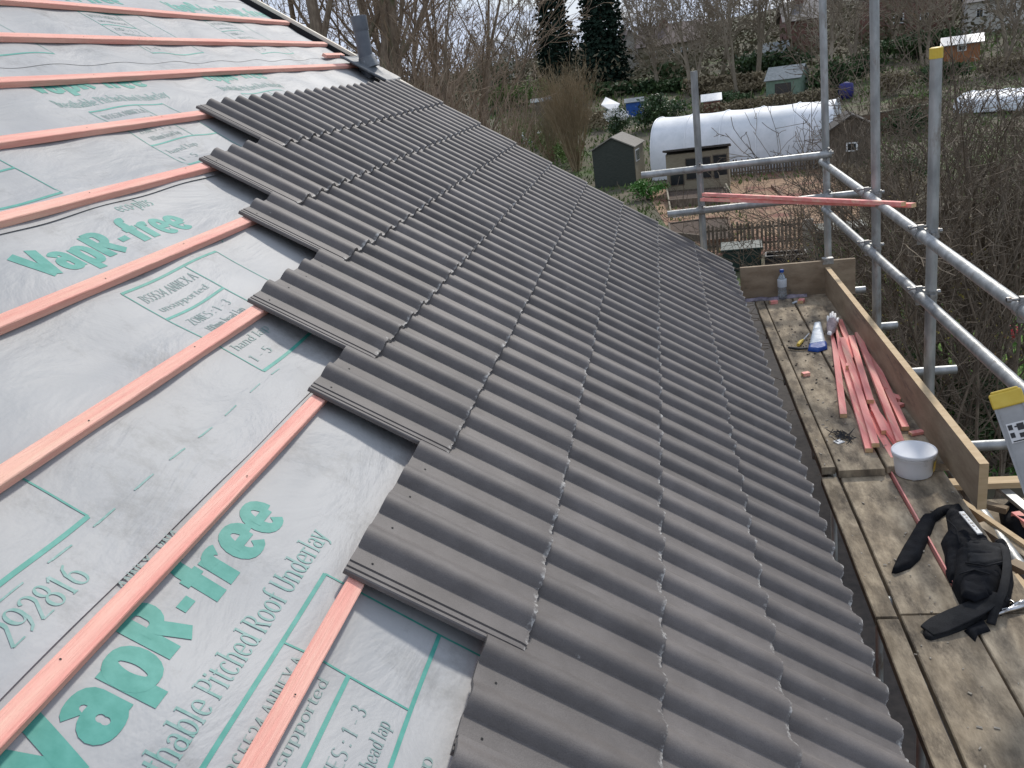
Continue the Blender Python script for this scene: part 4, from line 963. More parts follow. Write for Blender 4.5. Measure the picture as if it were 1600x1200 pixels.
# dark shed: gable wall faces left, so turn it
g = atG(962, 292); F = Fr(g, math.radians(-13))
t = shed('garden_shed', F, 2.2, 2.6, 1.95, .55, 'shed_dark', 'felt', 'dark green garden shed with pale felt roof, left of the white polytunnel', ridge='y', over=.10)
mb = MB()
fbox(mb, F, 1.105, 1.13, .05, 2.55, 0, 1.93); build(mb, 'side_wall', 'shed_tan', t)
mb = MB(); fbox(mb, F, 1.135, 1.16, .25, 1.25, 1.15, 1.75); wn = build(mb, 'window', 'whiteframe', t); mb = MB(); fbox(mb, F, 1.163, 1.17, .32, .72, 1.2, 1.7); fbox(mb, F, 1.163, 1.17, .78, 1.18, 1.2, 1.7); build(mb, 'pane', 'glass_dark', wn)
# polytunnel
g0 = atG(1019, 283); g1 = atG(1300, 262)
ax = (g1-g0); ax.z = 0; Lp = ax.length; ax.normalize(); nr = Vector((-ax.y, ax.x, 0)); Wp = 4.6
pt = thing('polytunnel', g0, 'long white polythene tunnel behind the wooden hut in the allotments', 'polytunnel')
hp = px_size((g0+g1)/2, 92)
def arch(t): a = PI*t; return (Wp/2*(1-math.cos(a)*abs(math.cos(a))**-.25 if abs(math.cos(a)) > 1e-3 else Wp/2), 0)
def tun(u, t, ex=0):
    a = PI*t; cxn = -math.cos(a); yy = Wp/2+math.copysign(abs(cxn)**.75, cxn)*(Wp/2+ex); zz = (hp+ex)*math.sin(a)**.62 if math.sin(a) > 1e-6 else 0
    return g0+ax*u+nr*yy+Vector((0, 0, zz))
mb = MB(); nu = 44; ntt = 22
for i in range(nu+1):
    u = Lp*i/nu; dip = -.05*abs(math.sin(PI*i/nu*5))
    for j in range(ntt+1): mb.v.append(tun(u, j/ntt, dip))
for i in range(nu):
    for j in range(ntt): q = i*(ntt+1)+j; mb.f.append((q, q+1, q+ntt+2, q+ntt+1)); mb.mi.append(0)
build(mb, 'cover', 'poly', pt, smooth=True)
for u in (0, Lp):
    mb = MB(); pts = [tun(u, j/ntt) for j in range(ntt+1)]; mb.add(pts+[g0+ax*u+nr*Wp/2], [(j, j+1, ntt+1) for j in range(ntt)]); build(mb, 'end_wall', 'poly', pt)
for k in range(6):
    u = Lp*k/5; mb = MB(); mb.tube([tun(u, j/ntt, .012) for j in range(ntt+1)], .035, 6); build(mb, 'hoop', 'whitehoop', pt, smooth=True)
# second tunnel at the far right
g0b = atG(1490, 178); g1b = atG(1660, 176); sv = (g0, ax, nr, hp, Wp)
ax = (g1b-g0b); ax.z = 0; Lb = ax.length; ax.normalize(); nr = Vector((-ax.y, ax.x, 0)); hp = px_size(g0b, 26); g0_ = g0; g0 = g0b; Wp = 4
pt2 = thing('polytunnel', g0b, 'white cold frame tunnel glimpsed through bare branches at the upper right', 'polytunnel')
mb = MB()
for i in range(13):
    for j in range(15): mb.v.append(tun(Lb*i/12, j/14))
for i in range(12):
    for j in range(14): q = i*15+j; mb.f.append((q, q+1, q+16, q+15)); mb.mi.append(0)
build(mb, 'cover', 'poly', pt2, smooth=True)
for k in range(7):
    mb = MB(); mb.tube([tun(Lb*k/6, j/14, .012) for j in range(15)], .05, 6); build(mb, 'hoop', 'whitehoop', pt2, smooth=True)
g0 = g0_
# wooden hut with window band, mono-pitch roof
g = atG(1092, 300); F = Fr(g, math.radians(-3)); sw = px_size(g, 95); sh = px_size(g, 66)
t = thing('wooden_hut', g, 'small weathered wooden hut with dark windows in front of the white tunnel', 'hut')
mb = MB(); fbox(mb, F, -sw/2, sw/2, 0, 1.8, -.1, sh*.92); build(mb, 'wall', 'shed_tan', t)
mb = MB(); mb.add([F(x, y, z) for x in (-sw/2-.1, sw/2+.1) for y, zz in ((-.2, 1.0), (2.0, .86)) for z in (sh*zz, sh*zz+.09)], [(0,1,3,2),(4,6,7,5),(0,4,5,1),(2,3,7,6),(0,2,6,4),(1,5,7,3)]); build(mb, 'roof', 'felt_dark', t)
for x0, x1, z0, z1 in ((-.45, -.22, .20, .58), (-.19, .0, .30, .80), (.02, .22, .30, .80), (.245, .475, .26, .82)):
    mb = MB(); fbox(mb, F, x0*sw, x1*sw, -.03, -.004, sh*z0, sh*z1); wn = build(mb, 'window', 'fence', t); mb = MB(); fbox(mb, F, x0*sw+.04, x1*sw-.04, -.045, -.032, sh*z0+.04, sh*z1-.04); build(mb, 'pane', 'glass_dark', wn)
mb = MB(); fbox(mb, F, sw*.34, sw*.47, -.05, -.006, 0, sh*.34); build(mb, 'panel', 'shed_tan', t)
# raised beds and steps of timber
def rails(name, pix, z, hgt, wd, matn, label, cat='raised bed', soil=True):
    t = thing(name, atZ(pix[0][0], pix[0][1], z), label, cat); n = len(pix); pts = [atZ(x, y, z) for x, y in pix]
    for i in range(n):
        mb = MB(); a, b = pts[i], pts[(i+1) % n]; mb.bar(Vector((a.x, a.y, hgt/2)), Vector((b.x, b.y, hgt/2)), wd, hgt); build(mb, 'side', matn, t)
    if soil:
        mb = MB(); mb.add([(p.x, p.y, hgt*.8) for p in pts], [tuple(range(n))]); build(mb, 'soil', 'soil', t)
    return t
rails('raised_bed', ((1100, 388), (1098, 352), (1138, 350), (1146, 384)), 0, .28, .07, 'timber_brown', 'brown timber raised bed with dark soil, beyond the picket fence')
rails('raised_bed', ((1048, 372), (1046, 358), (1094, 352), (1096, 378)), 0, .24, .07, 'fence', 'timber edged bed with white tipped edging behind the scaffold post')
rails('raised_bed', ((1046, 325), (1044, 310), (1132, 304), (1140, 318)), 0, .35, .06, 'fence', 'weathered timber planter directly in front of the wooden hut')
for i, (x0, y0, x1, y1) in enumerate(((1042, 296, 1048, 330), (1134, 288, 1146, 310))):
    mb = MB(); a = atZ(x0, y0, .5); b = atZ(x1, y1, .1); mb.bar(a, b, .06, .10); tag(build(mb, 'garden_timber', 'shed_tan'), ('pale timber rail sloping at the left end of the planter', 'pale timber rail sloping at the right end of the planter')[i], 'timber')
mb = MB(); mb.bar(atZ(1207, 290, .06), atZ(1228, 311, .06), .14, .14); tag(build(mb, 'fence_post', 'timber_brown'), 'old brown post lying on the wood chips', 'post')
r4 = random.Random(11)
t = thing('white_edging', atZ(1070, 340, 0), 'row of small white scalloped edging stones beside the bed', 'edging')
for k in range(6):
    c = atZ(1054+6.2*k, 340-1.0*k, .1); mb = MB(); mb.lathe([(.05, 0), (.07, .05), (.045, .10), (.005, .115)], (c.x, c.y, .08), 8); build(mb, 'stone', 'whitesheet', t, smooth=True)
def picket(name, p0, p1, n, hgt, matn, label, tip=None, pw=.075, gap_rail=True):
    t = thing(name, p0, label, 'fence'); d = p1-p0; L_ = d.length; u = d.normalized(); nn = Vector((-u.y, u.x, 0)); mt = Matrix((u, nn, Vector((0, 0, 1)))).transposed()
    mb = MB()
    for k in (.25, .78): mb.box((p0+p1)/2+Vector((0, 0, hgt*k))+nn*.03, (L_, .035, .07), mt)
    build(mb, 'rail', matn, t)
    for k in range(n):
        h_ = hgt*(1+r4.uniform(-.07, .05)); c = p0+u*L_*(k+.5)/n; tl = Matrix.Rotation(r4.uniform(-.03, .03), 3, nn)
        vs = [Vector((x, y, z)) for y in (-.011, .011) for x, z in ((-pw/2, 0), (pw/2, 0), (pw/2, h_*.92), (0, h_), (-pw/2, h_*.92))]
        mb = MB(); mb.add([c+mt @ (tl @ v) for v in vs], [(0, 1, 2, 3, 4), (9, 8, 7, 6, 5), (0, 5, 6, 1), (1, 6, 7, 2), (2, 7, 8, 3), (3, 8, 9, 4), (4, 9, 5, 0)])
        if tip: mb.cur = 1; mb.box(c+Vector((0, 0, h_*.955))-nn*.014, (pw*.55, .012, .05), mt)
        build(mb, 'picket', [matn]+([tip] if tip else []), t)
    return t
picket('picket_fence', atZ(1100, 398, 0), atZ(1252, 386, 0), 24, .95, 'fence', 'grey brown picket fence with pale tips beyond the end of the platform', 'shed_tan')
picket('picket_fence', atZ(1136, 278, 0), atZ(1300, 262, 0), 36, .85, 'fence', 'dark picket fence running along the foot of the white tunnel', None, .09)
p = atZ(1262, 402, 0); mb = MB(); mb.span(p.x-.12, p.x+.16, p.y-.1, p.y+.1, 0, 1.15); tag(build(mb, 'concrete_post', 'mortar_waste'), 'pale concrete gate post right of the nearer picket fence', 'post')
# bins and trough
g = atZ(1160, 424, 0); F = Fr(g, .0); w_ = px_size(g, 58); mb = MB(); fbox(mb, F, -w_/2, w_/2, 0, 1.0, 0, .62); b_ = thing('storage_bin', g, 'big dark green plastic storage bin just past the end of the tiles', 'bin'); build(mb, 'body', 'binplastic', b_, bevel=.03)
mb = MB(); fbox(mb, F, -w_/2-.05, w_/2+.05, -.05, 1.05, .625, .69); build(mb, 'lid', 'binplastic', b_, bevel=.02)
g = atZ(1228, 428, 0); F = Fr(g, .0); w_ = px_size(g, 62); mb = MB()
fbox(mb, F, -w_/2, w_/2, -.03, .03, .0, .55); fbox(mb, F, -w_/2, w_/2, .5, .56, .0, .55); fbox(mb, F, -w_/2, -w_/2+.05, .031, .499, .0, .55); fbox(mb, F, w_/2-.05, w_/2, .031, .499, .0, .55); fbox(mb, F, -w_/2+.06, w_/2-.06, .035, .49, .3, .45)
tag(build(mb, 'planter_trough', 'trough'), 'black trough below the picket fence, right of the dark green bin', 'trough')
g = atZ(1318, 425, 0); F = Fr(g, .2); mb = MB(); fbox(mb, F, -.6, .6, 0, .9, 0, 1.15); fbox(mb, F, -.66, .66, -.06, .96, 1.155, 1.22); tag(build(mb, 'compost_bin', 'binplastic'), 'dark green compost bin behind the corner of the scaffold', 'bin')
# toys on the lawn
def ball(name, px, py, r, matn, label):
    c = atZ(px, py, r); mb = MB(); n = 10; mb.lathe([(max(.002, r*math.sin(PI*i/n)), r-r*math.cos(PI*i/n)) for i in range(n+1)], (c.x, c.y, .012), 16); return tag(build(mb, name, matn, smooth=True), label, 'ball')
ball('toy_ball', 1554, 550, .12, 'orange', 'orange ball on the lawn at the right'); ball('toy_ball', 1581, 521, .16, 'red', 'red ball on the lawn at the right edge')
c = atZ(1578, 582, 0); mb = MB(); mb.lathe([(.07, 0), (.10, .22), (.105, .225), (.10, .235), (.085, .22), (.06, .02)], (c.x, c.y, .012), 16); tag(build(mb, 'toy_bucket', 'lime', smooth=True), 'lime green toy bucket on the lawn by the right edge', 'bucket')
# far sheds
def at_shed(px, pyb, wpx, hpx, dep, rise, wallm, roofm, label, ang=0, ridge='x', name='garden_shed', **kw):
    g = atG(px, pyb); F = Fr(g, ang); w = px_size(g, wpx); h = px_size(g, hpx); return shed(name, F, w, dep, h*(1-rise), h*rise, wallm, roofm, label, ridge=ridge, **kw)
at_shed(993, 182, 27, 26, 2.2, .18, 'blueshed', 'greyroof', 'bright blue shed with grey roof among the allotment shrubs', over=.1)
g = atG(955, 182); F = Fr(g, .15); s_ = px_size(g, 28); h_ = px_size(g, 15); mb = MB(); mb.add([F(-s_*.5, 0, h_*1.3), F(s_*.10, -1.0, h_*.45), F(s_*.55, 0, h_*1.15), F(-.02*s_, 2.0, h_*1.9)], [(0, 1, 2, 3)])
t = thing('lean_to', g, 'white sheet roofed lean-to left of the blue shed', 'lean-to'); o = build(mb, 'roof', 'whitesheet', t); sm = o.modifiers.new('s', 'SOLIDIFY'); sm.thickness = .08
mb = MB(); fbox(mb, F, -s_*.25, s_*.3, .2, 1.2, 0, h_*.75); build(mb, 'wall', 'greenhouse', t)
at_shed(1113, 184, 26, 33, 2.4, .25, 'redshed', 'whitesheet', 'reddish hut with a white roof behind the ridge of the polytunnel', ridge='x', over=.15)
at_shed(1224, 165, 52, 56, 2.6, .30, 'greenhouse', 'greyroof', 'pale green allotment summerhouse with grey pitched roof beyond the white tunnel', ang=-.25, ridge='x', name='summerhouse', door=(0, 1.2, 1.6), wallm2='felt_dark')
at_shed(1331, 268, 72, 84, 2.4, .26, 'fence', 'felt_dark', 'weathered timber shed behind bare branches right of the white tunnel', ang=.1, ridge='y', over=.15, windows=((.0, .9, .5, .4),))
at_shed(1502, 98, 50, 38, 3.0, .25, 'orangeshed', 'whitesheet', 'orange-brown timber hut with pale roof behind the yellow capped scaffold post', ridge='x', over=.3, windows=((.0, .9, .7, .5),))
at_shed(1212, 92, 40, 24, 3.0, .6, 'hedge', 'greyroof', 'pale roofed outbuilding behind the far green hedge', ridge='x', over=.3)
at_shed(848, 178, 30, 22, 2.4, .2, 'fence', 'greyroof', 'low grey tarpaulined shed among brown scrub left of the willow', ridge='x', over=.1)
at_shed(832, 222, 28, 14, 1.6, .3, 'whitesheet', 'whitesheet', 'small white cloche frame just beyond the tiled verge', ridge='x', over=.05, name='cloche')
mb = MB(); a = atG(1345, 215); b = atG(1455, 196); t = thing('panel_fence', a, 'brown boarded fence running behind the bare shrubs at the right', 'fence')
d = (b-a); n_ = 14
for i in range(n_):
    p = a+d*i/n_; q = a+d*(i+.94)/n_; h_ = px_size(a, 32); mb = MB(); mb.add([p, q, q+Vector((0, 0, h_)), p+Vector((0, 0, h_)), p+Vector((0, .06, 0)), q+Vector((0, .06, 0)), q+Vector((0, .06, h_)), p+Vector((0, .06, h_))], [(0, 1, 2, 3), (7, 6, 5, 4), (0, 4, 5, 1), (1, 5, 6, 2), (2, 6, 7, 3), (3, 7, 4, 0)]); build(mb, 'panel', 'timber_brown', t)
mb = MB(); mb.bar(a+Vector((0, -.03, h_+.03)), b+Vector((0, -.03, h_+.03)), .12, .06); build(mb, 'capping', 'shed_tan', t)
g = atG(1322, 156); F = Fr(g); mb = MB(); mb.lathe([(.45, 0), (.55, .5), (.5, 1.1), (.1, 1.25)], g, 10); tag(build(mb, 'water_butt', 'dkblue', smooth=True), 'dark blue water butt beyond the right end of the tunnel', 'water butt')
# houses
def house_far(px, pyb, wpx, hpx, dep, rise, wallm, roofm, label, ang=0, ridge='x', wins=(), chim=None, z=None):
    g = atG(px, pyb); F = Fr(g, ang); w = px_size(g, wpx); h = px_size(g, hpx)
    t = shed('far_house', F, w, dep, h*(1-rise), h*rise, wallm, roofm, label, 'house', ridge=ridge, over=.4, windows=[(x*w, zz*h, ww*w, hh*h) for x, zz, ww, hh in wins])
    for cx_ in (chim or ()):
        mb = MB(); fbox(mb, F, cx_*w-.5, cx_*w+.5, dep*.4, dep*.4+.9, h*(1-rise*.5), h*1.12); fbox(mb, F, cx_*w-.25, cx_*w-.05, dep*.5, dep*.5+.2, h*1.121, h*1.17); fbox(mb, F, cx_*w+.05, cx_*w+.25, dep*.5, dep*.5+.2, h*1.121, h*1.17); build(mb, 'chimney', 'redbrick', t)
    return t
house_far(1045, 108, 92, 66, 9, .42, 'shed_tan', 'clayroof', 'brown roofed brick house with a chimney right of the dark conifers', ang=-.15, wins=((-.25, .28, .12, .16), (.05, .28, .12, .16), (.28, .28, .12, .16)), chim=(-.12,))
house_far(988, 108, 26, 58, 8, .4, 'render', 'clayroof', 'white rendered gable end close to the right side of the conifers', ang=.1, ridge='y')
house_far(793, 122, 22, 44, 6, .4, 'render', 'slateroof', 'white gable glimpsed between bare trees above the roof verge', ridge='y')
house_far(1255, 84, 50, 78, 9, .35, 'redbrick', 'slateroof', 'red brick house with chimney half hidden behind the second scaffold post', ang=.1, chim=(.0,))
house_far(1412, 58, 130, 92, 9, .38, 'redbrick', 'slateroof', 'red brick gabled house with a white window at the top right', ang=-.05, ridge='y', wins=((-.06, .22, .12, .16), (.22, .2, .1, .14)))
house_far(1560, 48, 90, 74, 8, .35, 'render', 'slateroof', 'cream rendered house at the top right corner of the photo', ang=.1, wins=((-.3, .3, .12, .2), (.2, .3, .12, .2)), chim=(.3,))

# ---- plants
def leaf_cloud(mb, c, rad, n, size, rr, clumps=None, flat=.0):
    c = Vector(c); rx, ry, rz = rad
    cl = []
    for i in range(clumps or 14):
        v = Vector((rr.gauss(0, 1), rr.gauss(0, 1), rr.gauss(0, 1))).normalized()*rr.uniform(.45, .95); cl.append(Vector((v.x*rx, v.y*ry, v.z*rz)))
    for i in range(n):
        k = cl[rr.randrange(len(cl))]; p = c+k+Vector((rr.gauss(0, .22)*rx, rr.gauss(0, .22)*ry, rr.gauss(0, .20)*rz))
        a = Vector((rr.gauss(0, 1), rr.gauss(0, 1), rr.gauss(0, 1))).normalized(); b = a.cross(Vector((rr.gauss(0, 1), rr.gauss(0, 1), rr.gauss(0, 1)))).normalized(); s_ = size*rr.uniform(.6, 1.3)
        mb.add([p-a*s_, p+b*s_*.55, p+a*s_, p-b*s_*.55], [(0, 1, 2, 3)])
def shrub(name, px, pyb, wpx, hpx, matn, label, n=1400, leaf=.07, cat='shrub', depth=None, seed=1, g=None, group=None):
    g = g or atG(px, pyb); w = px_size(g, wpx); h = px_size(g, hpx); rr = random.Random(seed); t = thing(name, g, label, cat, group)
    mb = MB(); leaf_cloud(mb, g+Vector((0, 0, h*.52)), (w*.42, (depth or w*.8)*.42, h*.42), n, leaf, rr, 22); build(mb, 'foliage', matn, t)
    mb = MB()
    for i in range(5):
        a = rr.uniform(0, 2*PI); q = g+Vector((math.cos(a)*w*.22, math.sin(a)*w*.22, h*.6)); mb.tube([g, (g+q)/2+Vector((0, 0, h*.1)), q], [.05, .035, .01], 5)
    build(mb, 'stems', 'bark', t); return t
def grow(mb, p, d, ln, r, lv, rr, P, sides):
    """one limb and, from it, its side branches"""
    nseg = P['seg'][lv]; pts = [p]; rs = [r]; dd = d.copy()
    for i in range(nseg):
        dd = (dd+Vector((rr.gauss(0, 1), rr.gauss(0, 1), rr.gauss(0, .6)))*P['wob'][lv]+Vector((0, 0, P['up'][lv]))).normalized()
        pts.append(pts[-1]+dd*ln/nseg); rs.append(max(P['rmin'], r*(1-(i+1)/nseg*P['taper'])))
    mb[0 if lv < P['trunk_lv'] else 1].tube(pts, rs, sides[lv], cap=False)
    if lv+1 >= len(P['n']): return
    for k in range(P['n'][lv+1]):
        t = P['from'][lv+1]+(1-P['from'][lv+1])*(k+rr.random())/P['n'][lv+1]; i = min(nseg-1, int(t*nseg)); f = t*nseg-i
        q = pts[i].lerp(pts[i+1], f); ax_ = (pts[i+1]-pts[i]).normalized()
        per = ax_.cross(Vector((rr.gauss(0, 1), rr.gauss(0, 1), rr.gauss(0, 1)))).normalized(); an = math.radians(rr.uniform(*P['ang'][lv+1]))
        nd = ax_*math.cos(an)+per*math.sin(an); rq = rs[i]*(1-f)+rs[i+1]*f
        grow(mb, q, nd, ln*P['len'][lv+1]*rr.uniform(.7, 1.2)*(1.15-.6*t), max(P['rmin'], rq*P['rad'][lv+1]), lv+1, rr, P, sides)
def bare_tree(name, g, h, r0, label, P, seed, stems=1, spread=.1, barkm='bark', twigm='twig', cat='tree', group=None, clen=None):
    rr = random.Random(seed); mb = (MB(), MB()); g = Vector(g)
    for s_ in range(stems):
        a = rr.uniform(0, 2*PI); d = Vector((math.cos(a)*spread*rr.uniform(.3, 1.2), math.sin(a)*spread*rr.uniform(.3, 1.2), 1)).normalized() if stems > 1 else Vector((rr.gauss(0, spread), rr.gauss(0, spread), 1)).normalized()
        grow(mb, g+Vector((rr.gauss(0, .12), rr.gauss(0, .12), -.1))*(1 if stems > 1 else .0)+Vector((0, 0, -.05)), d, h*rr.uniform(.8, 1.05), r0*rr.uniform(.6, 1.1) if stems > 1 else r0, 0, rr, P, P.get('sides', (8, 5, 4, 3, 3)))
    t = thing(name, g, label, cat, group); build(mb[0], 'trunk', barkm, t); build(mb[1], 'crown', twigm, t); return t
PT = dict(seg=(7, 5, 4, 3, 2), wob=(.05, .12, .14, .16, .2), up=(.02, .10, .08, .06, .04), taper=.85, rmin=.006, trunk_lv=2, n=(1, 11, 8, 7, 5), **{'from': (0, .22, .2, .15, .1)}, ang=((0, 0), (25, 50), (25, 55), (25, 60), (25, 60)), len=(1, .55, .50, .48, .45), rad=(1, .5, .5, .5, .6))
PF = dict(PT, n=(1, 11, 8, 6), seg=(5, 4, 3, 2), rmin=.022, wob=(.05, .12, .14, .16), up=(.02, .08, .06, .05))
PWH = dict(seg=(6, 4, 3), wob=(.04, .08, .1), up=(.04, .10, .08), taper=.9, rmin=.006, trunk_lv=1, n=(1, 9, 4), **{'from': (0, .25, .2)}, ang=((0, 0), (10, 28), (12, 30)), len=(1, .5, .45), rad=(1, .5, .6), sides=(4, 3, 3))
PBT = None
PB = dict(seg=(6, 5, 4, 3), wob=(.10, .14, .18, .2), up=(.02, .07, .06, .03), taper=.88, rmin=.0042, trunk_lv=1, n=(1, 8, 6, 4), **{'from': (0, .18, .15, .1)}, ang=((0, 0), (20, 50), (25, 60), (25, 65)), len=(1, .58, .52, .45), rad=(1, .60, .60, .65), sides=(6, 4, 3, 3))
def gp(px, Y, off=0):          # ground point in the direction of a pixel column at distance Y
    d = ray(px, 300); x = d.x/d.y*Y; return Vector((x, Y, ground(x, Y)))
# big bare trees beyond the verge
PM = dict(PT, n=(1, 10, 7, 5, 3), up=(.0, .06, .07, .07, .05), ang=((0, 0), (22, 48), (20, 48), (22, 50), (20, 50)), wob=(.05, .13, .15, .17, .2))
PM['from'] = (0, .22, .2, .15, .1)
bare_tree('bare_tree', gp(548, 22), 13, .33, 'thick trunked bare tree directly behind the grey vent pipe', PM, 5, spread=.04, twigm='twig_red')
bare_tree('bare_tree', gp(612, 22), 13, .28, 'bare tree whose trunk forks right of the grey vent pipe', PM, 8, stems=2, spread=.16, twigm='twig_red')
bare_tree('bare_tree', gp(690, 25), 13, .24, 'tall bare tree of several reddish brown trunks above the tiled verge', PM, 13, stems=3, spread=.12, twigm='twig_red')
bare_tree('bare_tree', gp(752, 27), 11, .13, 'slender upright bare tree at the right of the group beyond the roof', PM, 21, stems=3, spread=.20, twigm='twig_red')
bare_tree('bare_tree', gp(478, 25), 12, .20, 'bare tree with pale upright twigs left of the vent pipe', PM, 31, stems=2, spread=.10, twigm='twig_red')
for i, (px, Y, h, lab) in enumerate(((640, 20, 5.9, 'upright brown whips growing under the forked bare tree'), (700, 21, 5.8, 'dense thicket of brown whips below the several-trunked tree'), (755, 22, 5.5, 'thicket of thin stems at the right foot of the tree group'), (590, 19, 5.9, 'brown undergrowth whips just behind the vent pipe'))):
    bare_tree('bare_shrub', gp(px, Y), h, .035, lab, PWH, 50+i, stems=20, spread=.34, barkm='twig_red', twigm='twig_red', cat='shrub')
# willow whips in the allotment
bare_tree('willow_shrub', atG(900, 268), 5.4, .035, 'fan of straw brown willow whips standing behind the dark green shed', PWH, 61, stems=60, spread=.42, barkm='whip', twigm='whip', cat='shrub')
bare_tree('willow_shrub', atG(862, 252), 3.6, .03, 'lower brown thicket at the left foot of the willow whips', PWH, 62, stems=40, spread=.6, barkm='whip', twigm='dry', cat='shrub')
# conifers
def conifer(px, pyb, wpx, hpx, seed, label, lay=60):
    g = atG(px, pyb); w = px_size(g, wpx); h = px_size(g, hpx); rr = random.Random(seed); t = thing('conifer_tree', g, label, 'conifer')
    mb = MB(); mb.tube([g, g+Vector((0, 0, h*.95))], [w*.035, .03], 7); build(mb, 'trunk', 'bark', t)
    mb = MB()
    for i in range(lay):
        z = h*(.03+.95*i/lay); R_ = w/2*(1-(i/lay)**1.5)*rr.uniform(.85, 1.1)
        nb = max(6, int(30*(R_/(w/2))))
        for k in range(nb):
            a = 2*PI*(k+rr.random())/nb; d = Vector((math.cos(a), math.sin(a), 0)); per = Vector((-d.y, d.x, 0)); ln = R_*rr.uniform(.7, 1.12); s_ = w*.036*rr.uniform(.7, 1.4)
            b0 = g+Vector((0, 0, z)); 
            for q in range(4):
                f = .35+.65*(q+rr.random())/4; c = b0+d*ln*f+Vector((0, 0, -ln*.30*f+ln*.08*f*f+rr.gauss(0, .1)))+per*rr.gauss(0, .10)*ln
                mb.add([c-per*s_, c-d*s_*.3+Vector((0, 0, s_*.5)), c+per*s_, c+d*s_*1.3-Vector((0, 0, s_*.8))], [(0, 1, 2, 3)])
                mb.add([c-d*s_, c+Vector((0, 0, s_*.3)), c+d*s_, c-Vector((0, 0, s_*1.1))], [(0, 1, 2, 3)])
    build(mb, 'crown', 'conifer', t)
conifer(875, 140, 70, 270, 1, 'dark spruce, the left one of the two tall conifers', 60)
conifer(948, 142, 84, 370, 2, 'taller and denser dark conifer, the right one of the pair', 76)
# evergreen shrubs
shrub('evergreen_shrub', 1030, 200, 92, 50, 'evergreen', 'glossy dark green shrub behind the left end of the tunnel', 3200, .11, seed=3)
shrub('blossom_bush', 965, 216, 46, 46, 'evergreen', 'bush covered in white blossom above the dark shed roof', 1500, .09, seed=4)
bb = [o for o in C.objects if o.name.startswith('blossom_bush')][0]
mb = MB(); g = bb.location; h = px_size(g, 46); leaf_cloud(mb, g+Vector((0, -.3, h*.72)), (h*.42, h*.3, h*.24), 420, .09, random.Random(5), 16); build(mb, 'blossom', 'blossom', bb)
shrub('evergreen_shrub', 1012, 312, 62, 30, 'gleaf', 'bright green leafy clump at the foot of the dark shed, by the verge', 1500, .07, seed=6)
shrub('evergreen_shrub', 812, 172, 130, 44, 'grassy', 'yellow green scrub beyond the middle of the tiled verge', 3000, .14, seed=7, cat='scrub')
shrub('evergreen_shrub', 770, 152, 80, 66, 'hedge', 'dark holly-like shrub to the right of the tree thicket', 2600, .14, seed=8)
shrub('hedge_plant', 1160, 176, 40, 30, 'hedge', 'small green bush beside the reddish hut', 900, .12, seed=9)
shrub('hedge_plant', 1300, 152, 70, 58, 'hedge', 'dark green hedge clump right of the summerhouse', 2600, .16, seed=10, cat='hedge')
shrub('hedge_plant', 1200, 120, 130, 44, 'evergreen', 'green hedge in front of the pale roofed outbuilding', 3200, .2, seed=12, cat='hedge')
shrub('hedge_plant', 1430, 92, 150, 40, 'hedge', 'green hedge below the red brick gabled house', 3600, .2, seed=13, cat='hedge')
shrub('hedge_plant', 1440, 170, 70, 26, 'grassy', 'yellow green shrub above the brown boarded fence', 1200, .12, seed=14)
shrub('ivy_bush', 1535, 730, 130, 150, 'evergreen', 'glossy dark ivy-like bush right of the toe board, behind the scaffold', 7000, .035, seed=15)
shrub('ivy_bush', 1430, 690, 130, 150, 'hedge', 'dark bush low behind the fourth scaffold post', 6000, .035, seed=16)
shrub('flower_bush', 1316, 398, 36, 22, 'yleaf', 'small bush with yellow and orange flowers above the stop end board', 420, .045, seed=17)
def low_hedge(pa, pb, hpx, matn, label, n, leaf, seed):
    a = atG(*pa); b = atG(*pb); h = px_size(a, hpx); rr = random.Random(seed); mb = MB()
    for i in range(n):
        t = rr.random(); p = a.lerp(b, t)+Vector((rr.gauss(0, .4), rr.gauss(0, .6), abs(rr.random())**.6*h*(1+.12*math.sin(t*23)))); u = Vector((rr.gauss(0, 1), rr.gauss(0, 1), rr.gauss(0, 1))).normalized(); v = u.cross(Vector((rr.gauss(0, 1), rr.gauss(0, 1), 1))).normalized(); s_ = leaf*rr.uniform(.6, 1.3)
        mb.add([p-u*s_, p+v*s_*.6, p+u*s_, p-v*s_*.6], [(0, 1, 2, 3)])
    return tag(build(mb, 'hedge', matn), label, 'hedge')
low_hedge((930, 150), (1080, 143), 16, 'hedge', 'long clipped green hedge running right from the conifers', 7000, .22, 1)
low_hedge((1080, 148), (1190, 140), 22, 'dry', 'brown scrubby hedge between the conifers and the summerhouse', 4000, .22, 2)
low_hedge((1100, 186), (1300, 160), 20, 'dry', 'dead brown growth along the back of the white tunnel', 4500, .10, 3)
low_hedge((870, 190), (950, 205), 22, 'dry', 'straw coloured scrub round the base of the willow', 3000, .12, 4)
low_hedge((800, 205), (900, 262), 18, 'grassy', 'weedy green bank just beyond the tiled verge', 4200, .10, 5)
low_hedge((1300, 420), (1440, 520), 60, 'grassy', 'olive undergrowth below the guard rails between the scaffold posts', 6000, .04, 7)
low_hedge((1420, 440), (1600, 430), 70, 'dry', 'brown undergrowth along the far side of the small lawn', 7000, .04, 8)
low_hedge((1310, 300), (1420, 330), 40, 'dry', 'brown bramble tangle beyond the third scaffold post', 6000, .05, 6)
